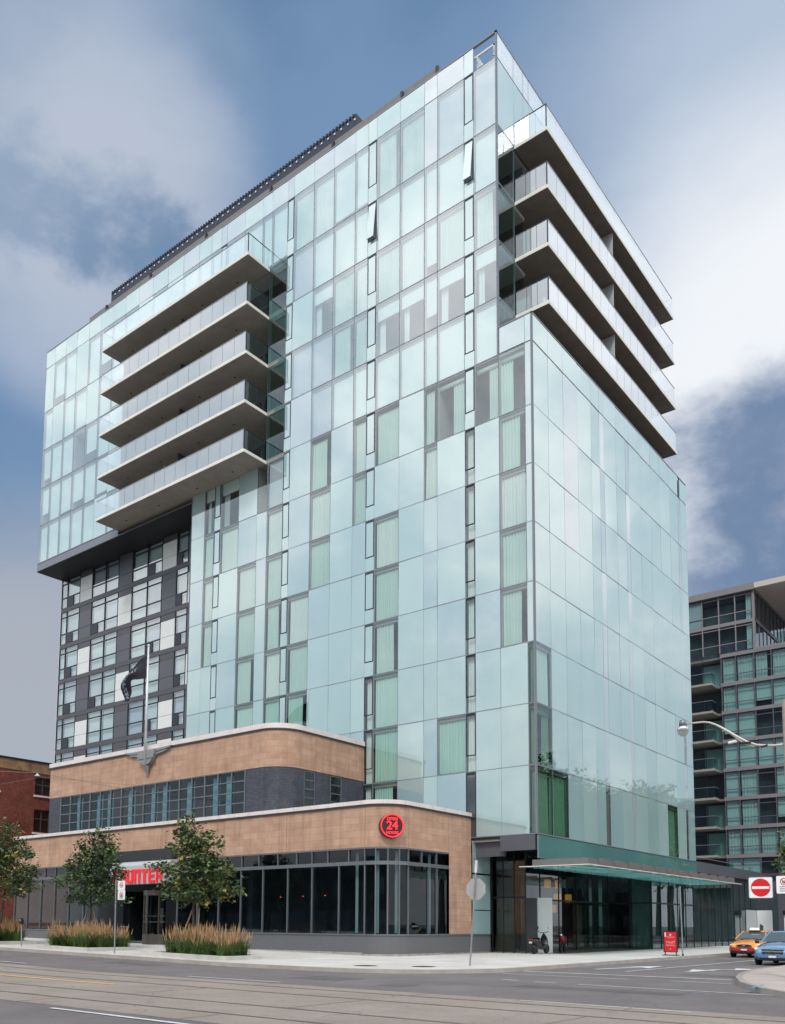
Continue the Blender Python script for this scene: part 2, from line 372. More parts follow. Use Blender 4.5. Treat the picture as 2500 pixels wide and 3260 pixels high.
M = dict(
    panel_a=panel_mat('fritted_panel', (0.295, 0.425, 0.435)),
    panel_b=panel_mat('fritted_panel_cool', (0.265, 0.38, 0.415)),
    panel_c=panel_mat('fritted_panel_light', (0.345, 0.475, 0.475)),
    panel_l=panel_mat('fritted_panel_lilac', (0.36, 0.415, 0.465)),
    teal_panel=panel_mat('teal_glass_band', (0.09, 0.21, 0.21), 0.15),
    mull=mat('mullion_grey', (0.19, 0.20, 0.235), 0.5, 0.2),
    joint=mat('panel_joint', (0.20, 0.24, 0.28), 0.7),
    wframe=mat('window_frame_pale', (0.24, 0.265, 0.285), 0.5, 0.2),
    dark=mat('dark_metal', (0.018, 0.019, 0.024), 0.45, 0.3),
    frame=mat('window_frame_dark', (0.03, 0.032, 0.045), 0.4, 0.4),
    glass=glass('clear_window_glass', (0.92, 0.97, 0.945), 0.9, 0.14),
    glass_low=glass('lower_window_glass', (0.80, 0.92, 0.88), 0.9, 0.12),
    glass_tree_tint=glass('window_glass_tree_tint', (0.42, 0.58, 0.48), 0.9, 0.10),  # green of the mirrored trees put into the tint
    glass_sky=glass('upper_window_glass', (0.92, 0.97, 0.965), 1.0, 0.26),
    glass_teal=glass('teal_screen_glass', (0.42, 0.66, 0.60), 0.9, 0.09),
    glass_strip=glass('strip_window_glass', (0.48, 0.74, 0.78), 0.8, 0.05),
    glass_lobby=glass('lobby_glass', (0.50, 0.60, 0.57), 0.9, 0.11),
    condo_glass=glass('condo_glass', (0.66, 0.82, 0.82), 0.9, 0.14),
    glass_dark=glass('smoked_window_glass', (0.45, 0.55, 0.56), 0.9, 0.05),
    rail_glass=glass_sheen('railing_glass', (0.80, 0.90, 0.92), 0.9, 0.18, 0.38, (0.88, 0.89, 0.95)),
    rail_white=glass_sheen('railing_glass_sheen', (0.85, 0.9, 0.92), 0.9, 0.12, 0.80, (0.95, 0.95, 0.98)),  # whitest railing: reflected sky brightness put into the haze
    rail_top=glass_sheen('railing_glass_top', (0.85, 0.92, 0.94), 0.9, 0.12, 0.45, (0.74, 0.78, 0.82)),
    crown_glass=glass_sheen('parapet_glass', (0.9, 0.95, 0.97), 0.9, 0.16, 0.7, (0.95, 0.96, 0.98)),  # backlit white of the crown put into the haze
    canopy_glass=glass('canopy_glass', (0.45, 0.75, 0.72), 0.9, 0.06, 0.88, (0.50, 0.92, 0.90)),
    curtain=cloth('curtain_cloth', (0.49, 0.63, 0.60), 0.15),
    curtain_w=cloth('curtain_cloth_white', (0.63, 0.71, 0.70), 0.15),
    blind=cloth('roller_blind', (0.68, 0.78, 0.78), 0.2),
    blind_g=cloth('roller_blind_grey', (0.52, 0.57, 0.64), 0.2),
    room=mat('room_interior', (0.075, 0.08, 0.10), 0.9, var=0.4, scale=0.6),
    room_light=mat('room_ceiling', (0.30, 0.30, 0.30), 0.9),
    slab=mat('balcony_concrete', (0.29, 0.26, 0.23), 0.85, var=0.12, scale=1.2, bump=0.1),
    slab_shade=mat('balcony_concrete_shaded', (0.15, 0.13, 0.115), 0.85, var=0.15, scale=1.2, bump=0.1),  # shaded copy: darkness under the right balconies put into the colour
    slab_edge=mat('balcony_edge_paint', (0.72, 0.70, 0.63), 0.6, var=0.08, scale=2),
    steel=mat('brushed_steel', (0.35, 0.36, 0.38), 0.35, 0.8),
    galv=mat('galvanised_steel', (0.30, 0.31, 0.33), 0.5, 0.6, var=0.2, scale=9),
    soffit=mat('soffit_black', (0.012, 0.013, 0.015), 0.6),
    wing_dark=mat('wing_grey_panel', (0.085, 0.085, 0.105), 0.45, var=0.06),
    wing_band=mat('wing_grey_band', (0.07, 0.068, 0.078), 0.5, var=0.1),
    wing_white=mat('wing_white_panel', (0.66, 0.66, 0.65), 0.45, var=0.04),
    cap=mat('roof_cap_brown', (0.17, 0.15, 0.14), 0.5, 0.2, var=0.1),
    louvre=mat('louvre_navy', (0.016, 0.022, 0.045), 0.5, 0.3),
    bolt=mat('bolt_light', (0.6, 0.6, 0.62), 0.4),
    stone=block_mat('tan_limestone', (0.43, 0.258, 0.178), (0.50, 0.318, 0.228), (0.33, 0.215, 0.155), 1.10, 0.34, 0.009, 0.85, 0.35, 0.20),
    stone_plain=mat('tan_limestone_plain', (0.40, 0.26, 0.18), 0.85, var=0.10, scale=1.5, bump=0.1),
    coping=mat('coping_stone', (0.66, 0.58, 0.56), 0.6, var=0.10, scale=2.0),
    gutter=mat('gutter_bronze', (0.055, 0.045, 0.045), 0.45, 0.4),
    granite=mat('granite_grey', (0.115, 0.115, 0.125), 0.45, var=0.25, scale=30, bump=0.05),
    granite_foot=mat('footing_concrete', (0.30, 0.28, 0.25), 0.9, var=0.25, scale=4),
    black_gr=mat('black_granite', (0.010, 0.011, 0.014), 0.12, var=0.3, scale=20),
    gbrick=block_mat('charcoal_brick', (0.060, 0.064, 0.085), (0.085, 0.088, 0.115), (0.03, 0.03, 0.04), 0.24, 0.085, 0.008, 0.6, 0.4, 0.2),
    rbrick=block_mat('red_brick', (0.165, 0.038, 0.026), (0.24, 0.062, 0.042), (0.12, 0.06, 0.05), 0.24, 0.09, 0.009, 0.9, 0.4, 0.40),
    cornice=mat('weathered_cornice', (0.17, 0.07, 0.045), 0.9, col2=(0.34, 0.22, 0.10), scale=1.5, bump=0.4, bscale=8),
    alu=mat('aluminium_grey', (0.17, 0.18, 0.20), 0.4, 0.5, var=0.08),
    white=mat('white_paint', (0.72, 0.72, 0.72), 0.45),
    lgrey=mat('light_grey_panel', (0.46, 0.48, 0.50), 0.5, var=0.05),
    sign_white=mat('sign_face_white', (0.78, 0.79, 0.80), 0.35),
    sign_red=mat('sign_red', (0.62, 0.012, 0.02), 0.35),
    neon_red=mat('neon_red_tube', (0.8, 0.02, 0.03), 0.4, emit=(1.0, 0.035, 0.045), estr=0.85),
    letter_red=mat('lit_letter_red', (0.75, 0.01, 0.02), 0.35, emit=(1.0, 0.02, 0.03), estr=0.22),
    neon_back=mat('neon_sign_face', (0.035, 0.01, 0.018), 0.4),
    lamp_amber=mat('amber_lamp', (0.9, 0.5, 0.1), 0.5, emit=(1.0, 0.42, 0.08), estr=0.35),
    lamp_red=mat('red_pendant_glow', (0.9, 0.1, 0.05), 0.5, emit=(1.0, 0.10, 0.03), estr=3.0),
    tyre=mat('tyre_rubber', (0.012, 0.012, 0.013), 0.8),
    rim=mat('wheel_rim', (0.45, 0.46, 0.48), 0.3, 0.8),
    chrome=mat('chrome', (0.75, 0.76, 0.78), 0.12, 1.0),
    plastic=mat('black_plastic', (0.012, 0.012, 0.014), 0.4),
    plate=mat('number_plate', (0.68, 0.68, 0.70), 0.4),
    car_glass=mat('car_window', (0.16, 0.19, 0.20), 0.03, metal=0.55, spec=0.9),
    head=mat('headlight_lit', (0.9, 0.85, 0.75), 0.2, emit=(1.0, 0.86, 0.66), estr=0.5),
    bark=mat('bark', (0.085, 0.065, 0.05), 0.95, var=0.4, scale=8, bump=0.5, bscale=20),
    stake=mat('wooden_stake', (0.30, 0.22, 0.16), 0.8, var=0.2),
    soil=mat('planter_soil', (0.035, 0.026, 0.018), 0.95, var=0.4, scale=10),
    kerbc=mat('kerb_concrete', (0.30, 0.265, 0.24), 0.9, var=0.16, scale=1.6, bump=0.15),
    planterc=mat('planter_concrete', (0.47, 0.44, 0.41), 0.85, var=0.12, scale=2.0, bump=0.1),
    iron=mat('cast_iron', (0.07, 0.055, 0.05), 0.7, 0.4, var=0.3, scale=20),
    marking=mat('road_paint_white', (0.56, 0.56, 0.55), 0.7, var=0.22, scale=5),
    marking_y=mat('road_paint_yellow', (0.78, 0.40, 0.08), 0.7, var=0.25, scale=5),
    marking_b=mat('survey_paint_blue', (0.12, 0.30, 0.48), 0.8, var=0.3, scale=9),
    rail=mat('tram_rail_steel', (0.17, 0.125, 0.105), 0.5, 0.5, var=0.2),
    flag=mat('flag_black_cloth', (0.010, 0.011, 0.018), 0.8),
    flag_txt=mat('flag_print', (0.30, 0.34, 0.42), 0.8),
    pole=mat('painted_pole', (0.62, 0.62, 0.63), 0.45, 0.3, var=0.08),
    relief=mat('relief_grey_stone', (0.22, 0.23, 0.235), 0.6, var=0.1),
    conc_pole=mat('concrete_pole', (0.34, 0.30, 0.26), 0.9, var=0.2, scale=6, bump=0.2),
    condo_panel=mat('condo_spandrel', (0.22, 0.32, 0.34), 0.3, var=0.1),
    condo_frame=mat('condo_frame', (0.10, 0.095, 0.115), 0.5, 0.2),
    condo_trim=mat('condo_trim', (0.20, 0.18, 0.19), 0.6),
)
# ------------------------------------------------------------------ ground
def zg(x): return max(0.0, -(x + 4) * 0.0135) if x > -60 else 0.756
def asphalt(name, c1, c2, crack=0.5, sc=1.0):
    m = mat(name, c1, 0.82, spec=0.3, col2=c2, scale=0.5, bump=0.25, bscale=60)
    t = m.node_tree; b = t.nodes['Principled BSDF']
    src = b.inputs['Base Color'].links[0].from_socket
    co = t.nodes.new('ShaderNodeTexCoord')
    n = t.nodes.new('ShaderNodeTexNoise'); n.inputs['Scale'].default_value = 45; n.inputs['Detail'].default_value = 3; t.links.new(co.outputs['Object'], n.inputs[0])
    r = t.nodes.new('ShaderNodeMapRange'); r.inputs[1].default_value = 0.3; r.inputs[2].default_value = 0.7; r.inputs[3].default_value = 0.8; r.inputs[4].default_value = 1.2; t.links.new(n.outputs[0], r.inputs[0])
    mx = t.nodes.new('ShaderNodeMix'); mx.data_type = 'RGBA'; mx.blend_type = 'MULTIPLY'; mx.inputs[0].default_value = 1
    t.links.new(src, mx.inputs[6]); t.links.new(r.outputs[0], mx.inputs[7])
    # cracks: thin voronoi edges bent by noise, kept to patches
    mpn = t.nodes.new('ShaderNodeMapping'); mpn.inputs['Scale'].default_value = (0.16, 0.35, 1)
    nn = t.nodes.new('ShaderNodeTexNoise'); nn.inputs['Scale'].default_value = 1.2; nn.inputs['Detail'].default_value = 6
    t.links.new(co.outputs['Object'], nn.inputs[0])
    ad = t.nodes.new('ShaderNodeMix'); ad.data_type = 'RGBA'; ad.blend_type = 'ADD'; ad.inputs[0].default_value = 1.4
    t.links.new(co.outputs['Object'], ad.inputs[6]); t.links.new(nn.outputs['Color'], ad.inputs[7]); t.links.new(ad.outputs[2], mpn.inputs[0])
    v = t.nodes.new('ShaderNodeTexVoronoi'); v.feature = 'DISTANCE_TO_EDGE'; v.inputs['Scale'].default_value = sc; t.links.new(mpn.outputs[0], v.inputs[0])
    vr = t.nodes.new('ShaderNodeMapRange'); vr.inputs[1].default_value = 0.0; vr.inputs[2].default_value = 0.008; vr.inputs[3].default_value = 1 - crack; vr.inputs[4].default_value = 1.0; t.links.new(v.outputs[0], vr.inputs[0])
    m2 = t.nodes.new('ShaderNodeMix'); m2.data_type = 'RGBA'; m2.blend_type = 'MULTIPLY'; m2.inputs[0].default_value = 1
    t.links.new(mx.outputs[2], m2.inputs[6]); t.links.new(vr.outputs[0], m2.inputs[7]); t.links.new(m2.outputs[2], b.inputs['Base Color'])
    return m
M['asphalt'] = asphalt('asphalt', (0.128, 0.110, 0.112), (0.178, 0.156, 0.155), 0.35)
M['trackbed'] = asphalt('track_concrete', (0.235, 0.192, 0.165), (0.30, 0.252, 0.22), 0.4, 1.3)
M['ground'] = mat('ground_far', (0.11, 0.11, 0.10), 0.95, var=0.3, scale=0.2)
def paving(name):
    m = mat(name, (0.48, 0.45, 0.425), 0.85, spec=0.3, col2=(0.60, 0.57, 0.545), scale=0.7, bump=0.1, bscale=30)
    t = m.node_tree; b = t.nodes['Principled BSDF']; src = b.inputs['Base Color'].links[0].from_socket
    co = t.nodes.new('ShaderNodeTexCoord'); br = t.nodes.new('ShaderNodeTexBrick'); t.links.new(co.outputs['Object'], br.inputs[0])
    br.offset = 0.0; br.inputs['Scale'].default_value = 1; br.inputs['Brick Width'].default_value = 1.8; br.inputs['Row Height'].default_value = 1.7; br.inputs['Mortar Size'].default_value = 0.012
    br.inputs['Color1'].default_value = (1, 1, 1, 1); br.inputs['Color2'].default_value = (0.9, 0.9, 0.9, 1); br.inputs['Mortar'].default_value = (0.55, 0.53, 0.5, 1)
    mx = t.nodes.new('ShaderNodeMix'); mx.data_type = 'RGBA'; mx.blend_type = 'MULTIPLY'; mx.inputs[0].default_value = 1
    t.links.new(src, mx.inputs[6]); t.links.new(br.outputs[0], mx.inputs[7]); t.links.new(mx.outputs[2], b.inputs['Base Color'])
    return m
M['paving'] = paving('sidewalk_concrete')
def strip(mb, x0, x1, y0, y1, dz, m=0, step=4.0):
    """flat sheet following the gentle grade of the street"""
    xs = [x0]
    while xs[-1] < x1 - 1e-6: xs.append(min(x1, xs[-1] + step))
    for br in (-4.0, -60.0):
        if x0 < br < x1: xs.append(br)
    xs = sorted(set(xs))
    for a, b in zip(xs, xs[1:]):
        za = zg(a + 1e-6) + dz; zb = zg(b - 1e-6) + dz
        mb.face([(a, y0, za), (b, y0, zb), (b, y1, zb), (a, y1, za)], m)
g = MB(); 
g.face([(-2500, -2500, -0.6), (2500, -2500, -0.6), (2500, 2500, -0.6), (-2500, 2500, -0.6)])
tag(g.build('ground', M['ground']), kind='structure')
g = MB(); strip(g, -300, 120, -40, -10, -0.13, 0, 20); g.face([(5, -10, -0.13), (40, -10, -0.13), (40, 140, -0.13), (5, 140, -0.13)])
tag(g.build('road', M['asphalt'], fixn=False), kind='structure')
g = MB(); strip(g, -300, 120, -30.55, -22.95, -0.126, 0, 20)
tag(g.build('tramway_bed', M['trackbed'], fixn=False), kind='structure')
g = MB(); strip(g, -300, 120, -60, -40, 0.0, 0, 20)
tag(g.build('far_pavement', M['paving'], fixn=False), kind='structure')
g = MB()
for y in (-23.85, -25.32, -27.9, -29.42):
    strip(g, -200, 60, y - 0.035, y + 0.035, -0.121, 0, 20)
    strip(g, -200, 60, y + 0.042, y + 0.060, -0.121, 1, 20)
tag(g.build('tram_rails', [M['rail'], M['dark']], fixn=False), kind='structure')
g = MB()
for (x, y, w, d) in ((-9, -19.6, 3.2, 1.1), (2.5, -20.8, 2.0, 1.4), (9.5, -19.3, 4.5, .9), (14, -32.5, 2.5, 1.6), (7.8, 3, 1.4, 5.0), (-22, -20.2, 5.0, .8), (-3.5, -32.6, 5, 1.2), (6.5, -21.5, .9, .9), (10.8, -10.4, 2.2, 1.0)): strip(g, x, x + w, y, y + d, -0.1255, 0, 9)
tag(g.build('road_patch', asphalt('asphalt_patch', (.10, .092, .095), (.135, .125, .127), .25), fixn=False), kind='structure')
g = MB(); x = -58.3
while x < 30: strip(g, x, x + .03, -30.5, -29.6, -0.1215, 0, 9); strip(g, x, x + .03, -27.8, -25.42, -0.1215, 0, 9); strip(g, x, x + .03, -23.75, -22.98, -0.1215, 0, 9); x += 5.2
tag(g.build('tramway_joint', mat('joint_tar', (.17, .135, .115), .9), fixn=False), kind='structure')
# sidewalk with rounded corner, raised 0.13 above the road
R_ = 5.0; cx_, cy_ = 0.75, -12.25
arc = [(cx_ + R_ * math.cos(a), cy_ + R_ * math.sin(a)) for a in [math.radians(-90 + 90 * k / 12) for k in range(13)]]
sw = MB()
strip(sw, -200, 0.75, -17.25, 30, 0.0, 0, 12)
sw.face([(0.75, -12.25, 0)] + [(x, y, 0) for x, y in arc])
sw.face([(0.75, -12.25, 0), (5.75, -12.25, 0), (5.75, 100, 0), (0.75, 100, 0)])
strip(sw, -200, 0.75, 30, 100, 0.0, 0, 20)
tag(sw.build('sidewalk', M['paving'], fixn=False), kind='structure')
kb = MB()
pts = [(x, -17.25) for x in (-200, -60, -40, -30, -20, -12, -4)] + arc + [(5.75, y) for y in (-6, 0, 10, 30, 100)]
W = 0.17
def kerb(mb, pts, z0, h):
    n = len(pts)
    for k in range(n - 1):
        a, b = Vector(pts[k]), Vector(pts[k + 1])
        ta = (Vector(pts[min(k + 1, n - 1)]) - Vector(pts[max(k - 1, 0)])).normalized(); tb = (Vector(pts[min(k + 2, n - 1)]) - Vector(pts[k])).normalized()
        na, nb = Vector((ta.y, -ta.x)), Vector((tb.y, -tb.x))
        A0 = a + na * 0.03; B0 = b + nb * 0.03; A1 = a - na * W; B1 = b - nb * W
        z = lambda p: zg(p.x)
        mb.face([(A0.x, A0.y, z(a) + z0), (B0.x, B0.y, z(b) + z0), (b.x, b.y, z(b) + h), (a.x, a.y, z(a) + h)])
        mb.face([(a.x, a.y, z(a) + h), (b.x, b.y, z(b) + h), (B1.x, B1.y, z(b) + h), (A1.x, A1.y, z(a) + h)])
kerb(kb, pts, -0.14, 0.006)
tag(kb.build('kerb', M['kerbc'], fixn=False), kind='structure')
isl = [(12.55, 140), (12.4, 30), (12.25, 5), (12.3, -3), (12.25, -6.6), (12.75, -10), (13.3, -12.3), (14.2, -14.9), (15.3, -17.0), (16.6, -18.7), (18.4, -20.0), (21, -20.8), (26, -21.1), (120, -21.1)]
m_ = MB(); m_.face([(x, y, 0.0) for x, y in reversed(isl)] + [(12.55 + 108, 140, 0)])
tag(m_.build('sidewalk_corner', mat('sidewalk_corner_concrete', (0.36, 0.30, 0.27), 0.9, col2=(0.44, 0.375, 0.335), scale=0.8, bump=0.1)), kind='structure')
kb = MB(); kerb(kb, list(reversed(isl)), -0.14, 0.006)
# the helper kerbs the right-hand side of travel; this one runs the other way round
kb2 = MB()
for k in range(len(isl) - 1):
    (ax, ay), (bx, by) = isl[k], isl[k + 1]
    t = Vector((bx - ax, by - ay)).normalized(); n_ = Vector((t.y, -t.x))
    kb2.face([(ax + n_.x * 0.03, ay + n_.y * 0.03, -0.14), (bx + n_.x * 0.03, by + n_.y * 0.03, -0.14), (bx, by, 0.005), (ax, ay, 0.005)])
    kb2.face([(ax, ay, 0.005), (bx, by, 0.005), (bx - n_.x * W, by - n_.y * W, 0.005), (ax - n_.x * W, ay - n_.y * W, 0.005)])
tag(kb2.build('corner_kerb', M['kerbc'], fixn=False), kind='structure')
# painted markings
mk = MB()
def line(x0, y0, x1, y1, w, m=0, z=-0.118):
    a = Vector((x0, y0)); b = Vector((x1, y1)); t = (b - a).normalized(); n_ = Vector((-t.y, t.x)) * w / 2
    L = (b - a).length; k = max(1, int(L / 3))
    for i in range(k):
        p = a.lerp(b, i / k); q = a.lerp(b, (i + 1) / k)
        mk.face([(p.x - n_.x, p.y - n_.y, zg(p.x) + z), (q.x - n_.x, q.y - n_.y, zg(q.x) + z), (q.x + n_.x, q.y + n_.y, zg(q.x) + z), (p.x + n_.x, p.y + n_.y, zg(p.x) + z)], m)
for x0, x1, y in ((-13.6, -9.8, -22.3), (-0.2, 3.9, -22.5), (-27, -23, -22.0), (-40, -36, -22)): line(x0, y, x1, y - .03, 0.11)
line(11.9, -23.15, 14.4, -23.22, 0.09); line(14.5, -23.24, 15.7, -23.3, 0.09)
line(6.0, -30.92, 10.6, -31.0, 0.12); line(18, -31, 23, -31, 0.12)
line(-60, -25.9, 1.35, -26.2, 0.14, 1)
line(5.9, -12.15, 13.1, -12.05, 0.20); line(6.1, -14.0, 10.6, -14.0, 0.08); line(11.9, -13.95, 13.7, -14.0, 0.09)
line(9.05, -17.2, 9.75, -17.22, 0.09); line(7.75, -16.9, 8.35, -17.0, 0.09); line(10.5, -17.35, 16.0, -17.7, 0.09)
line(8.65, -9.6, 9.0, 6.0, 0.11); line(9.0, 9.0, 9.0, 60, 0.11)
# lane arrows
line(7.15, -8.9, 7.75, -5.6, 0.22); mk.face([(7.5, -5.9, -.117), (7.0, -6.3, -.117), (8.05, -4.3, -.117), (8.3, -6.5, -.117)], 0)
line(10.4, -8.2, 10.7, -5.4, 0.22); line(10.7, -5.4, 11.6, -4.9, 0.22); mk.face([(11.3, -5.6, -.117), (11.95, -4.2, -.117), (10.9, -4.1, -.117)], 0); mk.face([(10.9, -6.4, -.117), (9.9, -6.2, -.117), (10.25, -7.6, -.117)], 0)
line(14.9, -16.9, 15.6, -16.5, 0.12, 2); line(13.6, -17.9, 14.4, -18.2, 0.05, 2); line(15.0, -15.6, 15.1, -17.1, 0.07, 2, 0.006)
tag(mk.build('road_marking', [M['marking'], M['marking_y'], M['marking_b']], fixn=False), kind='structure')
# ------------------------------------------------------------------ hotel tower
hotel = thing('glass_hotel_tower', 'tall pale glass hotel block with stacked balconies towering over the tan diner', 'building')
ZL = [6.26, 9.88, 13.18, 16.49, 19.78, 23.10, 26.38, 29.71, 33.37, 36.87, 40.41, 44.00, 47.63, 51.86, 53.46]
XE = [-28.33, -26.90, -25.80, -25.17, -23.24, -21.38, -20.40, -18.90, -18.28, -16.40, -14.58, -12.73, -11.65, -10.95, -9.07, -7.21, -6.26, -4.34, -3.68, -2.10, -0.44, 0.0]
XL = [-49.58, -48.15, -46.42, -44.66, -42.84, -41.10, -39.36, -37.60]
XM = [-37.60, -35.80, -34.0, -32.1, -30.2, -28.33]
YE = [0.0, 1.82, 3.68, 5.53, 7.38, 8.62, 9.28, 11.12, 12.62, 13.20, 15.10, 16.95, 18.75, 20.68, 22.40, 22.85, 24.20]
def P3(pl, u, z, d):
    return (u, pl[1] - d, z) if pl[0] == 'F' else (pl[1] + d, u, z)
def pbox(mb, pl, u0, u1, z0, z1, d0, d1, m=0):
    if pl[0] == 'F': mb.box(u0, u1, pl[1] - d1, pl[1] - d0, z0, z1, m)
    else: mb.box(pl[1] + d0, pl[1] + d1, u0, u1, z0, z1, m)
rp = random.Random(3)
def panel(mb, pl, u0, u1, z0, z1, m=0, g_=0.011, gz=0.020, tilt=0.007):
    """one glass panel, 16 mm thick, set very slightly out of true like its neighbours"""
    a, b, c_, d = u0 + g_, u1 - g_, z0 + gz, z1 - gz
    t1, t2 = rp.uniform(-tilt, tilt), rp.uniform(-tilt, tilt)
    o = [P3(pl, a, c_, 0 - t1 - t2), P3(pl, b, c_, 0 + t1 - t2), P3(pl, b, d, 0 + t1 + t2), P3(pl, a, d, 0 - t1 + t2)]
    i = [P3(pl, a, c_, -0.02), P3(pl, b, c_, -0.02), P3(pl, b, d, -0.02), P3(pl, a, d, -0.02)]
    mb.face(o, m)
    for k in range(4): mb.face([o[k], i[k], i[(k + 1) % 4], o[(k + 1) % 4]], m)
def curtain_mesh(pl, u0, u1, z0, z1, depth, seed, amp=0.05, per=0.19):
    r = random.Random(seed); mb = MB(); n = max(6, int((u1 - u0) / per * 5)); ph = r.random() * 6
    cols = []
    for k in range(n + 1):
        u = u0 + (u1 - u0) * k / n
        w = (u - u0) / per * 2 * math.pi + ph + 0.8 * math.sin(u * 3.1 + ph)
        cols.append((u, depth + amp * math.sin(w) + 0.012 * math.sin(2.7 * w)))
    i = 0
    for (z, f) in ((z1, 0.45), (z1 - 0.5, 0.8), (z0, 1.15)):
        for (u, d) in cols:
            mb.v.append(P3(pl, u + (0.02 * math.sin(u * 9) if f > 1 else 0), z, -(depth + (d - depth) * f)))
    for rr in range(2):
        for k in range(n):
            a = rr * (n + 1) + k
            mb.f.append((a, a + 1, a + n + 2, a + n + 1)); mb.m.append(0)
    return mb
NWIN = [0]; extra = {'g': MB(), 'f': MB(), 'c': MB()}
def window(parent, pl, u0, u1, z0, z1, code, seed, gm='glass', stuff=False):
    """a clear bay: pane (the part), with its frame, curtain or blind as sub-parts"""
    pane = MB(); fr = MB(); cu = None; t1 = rp.uniform(-0.004, 0.004); t2 = rp.uniform(-0.004, 0.004)
    a, b, c_, d = u0 + 0.03, u1 - 0.03, z0 + 0.04, z1 - 0.04
    pane.face([P3(pl, a, c_, -t1 - t2), P3(pl, b, c_, t1 - t2), P3(pl, b, d, t1 + t2), P3(pl, a, d, -t1 + t2)])
    pbox(fr, pl, u0 + 0.012, u0 + 0.032, z0 + 0.02, z1 - 0.02, -0.09, -0.012); pbox(fr, pl, u1 - 0.032, u1 - 0.012, z0 + 0.02, z1 - 0.02, -0.09, -0.012)
    pbox(fr, pl, u0 + 0.04, u1 - 0.04, z0 + 0.02, z0 + 0.05, -0.09, -0.012); pbox(fr, pl, u0 + 0.04, u1 - 0.04, z1 - 0.07, z1 - 0.02, -0.09, -0.012)
    H = z1 - z0; W_ = u1 - u0; cm = M['curtain'] if seed % 3 else M['curtain_w']
    if code == 'C': cu = curtain_mesh(pl, u0 + 0.08, u1 - 0.08 - (0.22 * W_ if seed % 3 == 1 else 0), z0 + 0.1, z1 - 0.24, 0.20, seed); nm = 'curtain'
    elif code == 'V': cu = curtain_mesh(pl, u0 + 0.05, u1 - 0.12, z0 + 0.1, z1 - 0.3, 0.25, seed); nm = 'curtain'
    elif code == 'H':
        left = seed % 2 == 0
        cu = curtain_mesh(pl, u0 + 0.08 if left else u0 + 0.55 * W_, u0 + 0.5 * W_ if left else u1 - 0.08, z0 + 0.1, z1 - 0.24, 0.20, seed)
        q = MB(); pbox(q, pl, u0 + .06, u1 - .06, z1 - 0.55, z1 - .16, -0.16, -0.15); join(cu, q); nm = 'curtain'
    elif code in 'BGT':
        cu = MB(); drop = {'B': (0.97, 0.93, 0.80, 0.97, 0.90, 0.99, 0.72)[seed % 7], 'G': 0.97, 'T': 0.30}[code]
        pbox(cu, pl, u0 + 0.06, u1 - 0.06, z1 - 0.12 - (H - 0.2) * drop, z1 - 0.12, -0.16, -0.145); nm = 'blind'
        cm = M['blind_g'] if code == 'G' else M['blind']
        if code == 'T': 
            q = curtain_mesh(pl, u0 + 0.08, u0 + 0.3 * W_, z0 + 0.1, z1 - 0.3, 0.35, seed); join(cu, q)
    if stuff:
        join(extra['g'], pane); join(extra['f'], fr)
        if cu: join(extra['c'], cu)
        return None
    w = pane.build('window', M[gm], parent, fixn=False)
    fr.build('frame', M['wframe'], w)
    if cu: cu.build(nm, cm, w, smooth=(nm == 'curtain'), fixn=False)
    return w
def narrow(parent, pl, u0, u1, z0, z1, code, seed):
    """narrow opening light above a small fixed pane, outlined by a dark frame"""
    fr = MB(); zs = z0 + 0.27 * (z1 - z0); zt = z1 - 0.10
    for (a, b, c_, d) in ((u0 + .02, u0 + .07, zs, zt), (u1 - .07, u1 - .02, zs, zt), (u0 + .07, u1 - .07, zs, zs + .05), (u0 + .07, u1 - .07, zt - .07, zt)):
        pbox(fr, pl, a, b, c_, d, -0.06, 0.012)
    w = fr.build('opening_window', M['frame'], parent)
    pm = M['panel_a'] if code in 'no' else M['glass']
    p = MB(); a, b, c_, d = u0 + .075, u1 - .075, zs + .055, zt - .075
    if code == 'o':
        op = 0.26
        pts_ = [P3(pl, a, c_, op), P3(pl, b, c_, op), P3(pl, b, d, 0.01), P3(pl, a, d, 0.01)]
        ins = [P3(pl, a, c_, op - .06), P3(pl, b, c_, op - .06), P3(pl, b, d, -0.03), P3(pl, a, d, -0.03)]
        p.face(pts_); p.face(list(reversed(ins)))
        for k in range(4): p.face([pts_[k], ins[k], ins[(k + 1) % 4], pts_[(k + 1) % 4]], 1)
        p.build('sash', [M['panel_c'], M['mull']], w)
    else:
        p.face([P3(pl, a, c_, 0.004), P3(pl, b, c_, 0.004), P3(pl, b, d, 0.004), P3(pl, a, d, 0.004)])
        p.build('sash', pm, w)
    q = MB(); 
    if code in 'cd':
        q.face([P3(pl, u0 + .03, z0 + .03, 0), P3(pl, u1 - .03, z0 + .03, 0), P3(pl, u1 - .03, zs - .03, 0), P3(pl, u0 + .03, zs - .03, 0)]); q.build('pane', M['glass'], w)
        if code == 'c': curtain_mesh(pl, u0 + .08, u1 - .08, z0 + .06, z1 - .25, 0.2, seed, 0.03, 0.14).build('curtain', M['curtain_w'], w, smooth=True, fixn=False)
    else:
        panel(q, pl, u0, u1, z0, zs, 0); q.build('pane', M['panel_a'], w)
ROWS = {
 0: "PPnPPPPnPPPPcCPPPdPPV",
 1: "PPnPPPPnPPPPcCPPCcPPV",
 2: "PPnPCPCnCPPPcCPPPcPPV",
 3: "PPnPCPCnCPPPnCPPPcPCq",
 4: "PCnPCPCnCPPPnCPPPcPCq",
 5: "PCnPCPCnPCPPnCPPPcPCq",
 6: "PCnCPPCnPCPCnPPCPcPCq",
 7: "PTnTPDGnPCPCnCPCHnHHq",
 8: "......SnPGBBnBBBBnB..",
 9: "......SnGGCCnTTBTnT..",
 10: "......SnPTCCnCCBCnC..",
 11: "......SnGBBBoBBBBoB..",
 12: "BBnBBBBnCCBBnCCPGnG..",
}
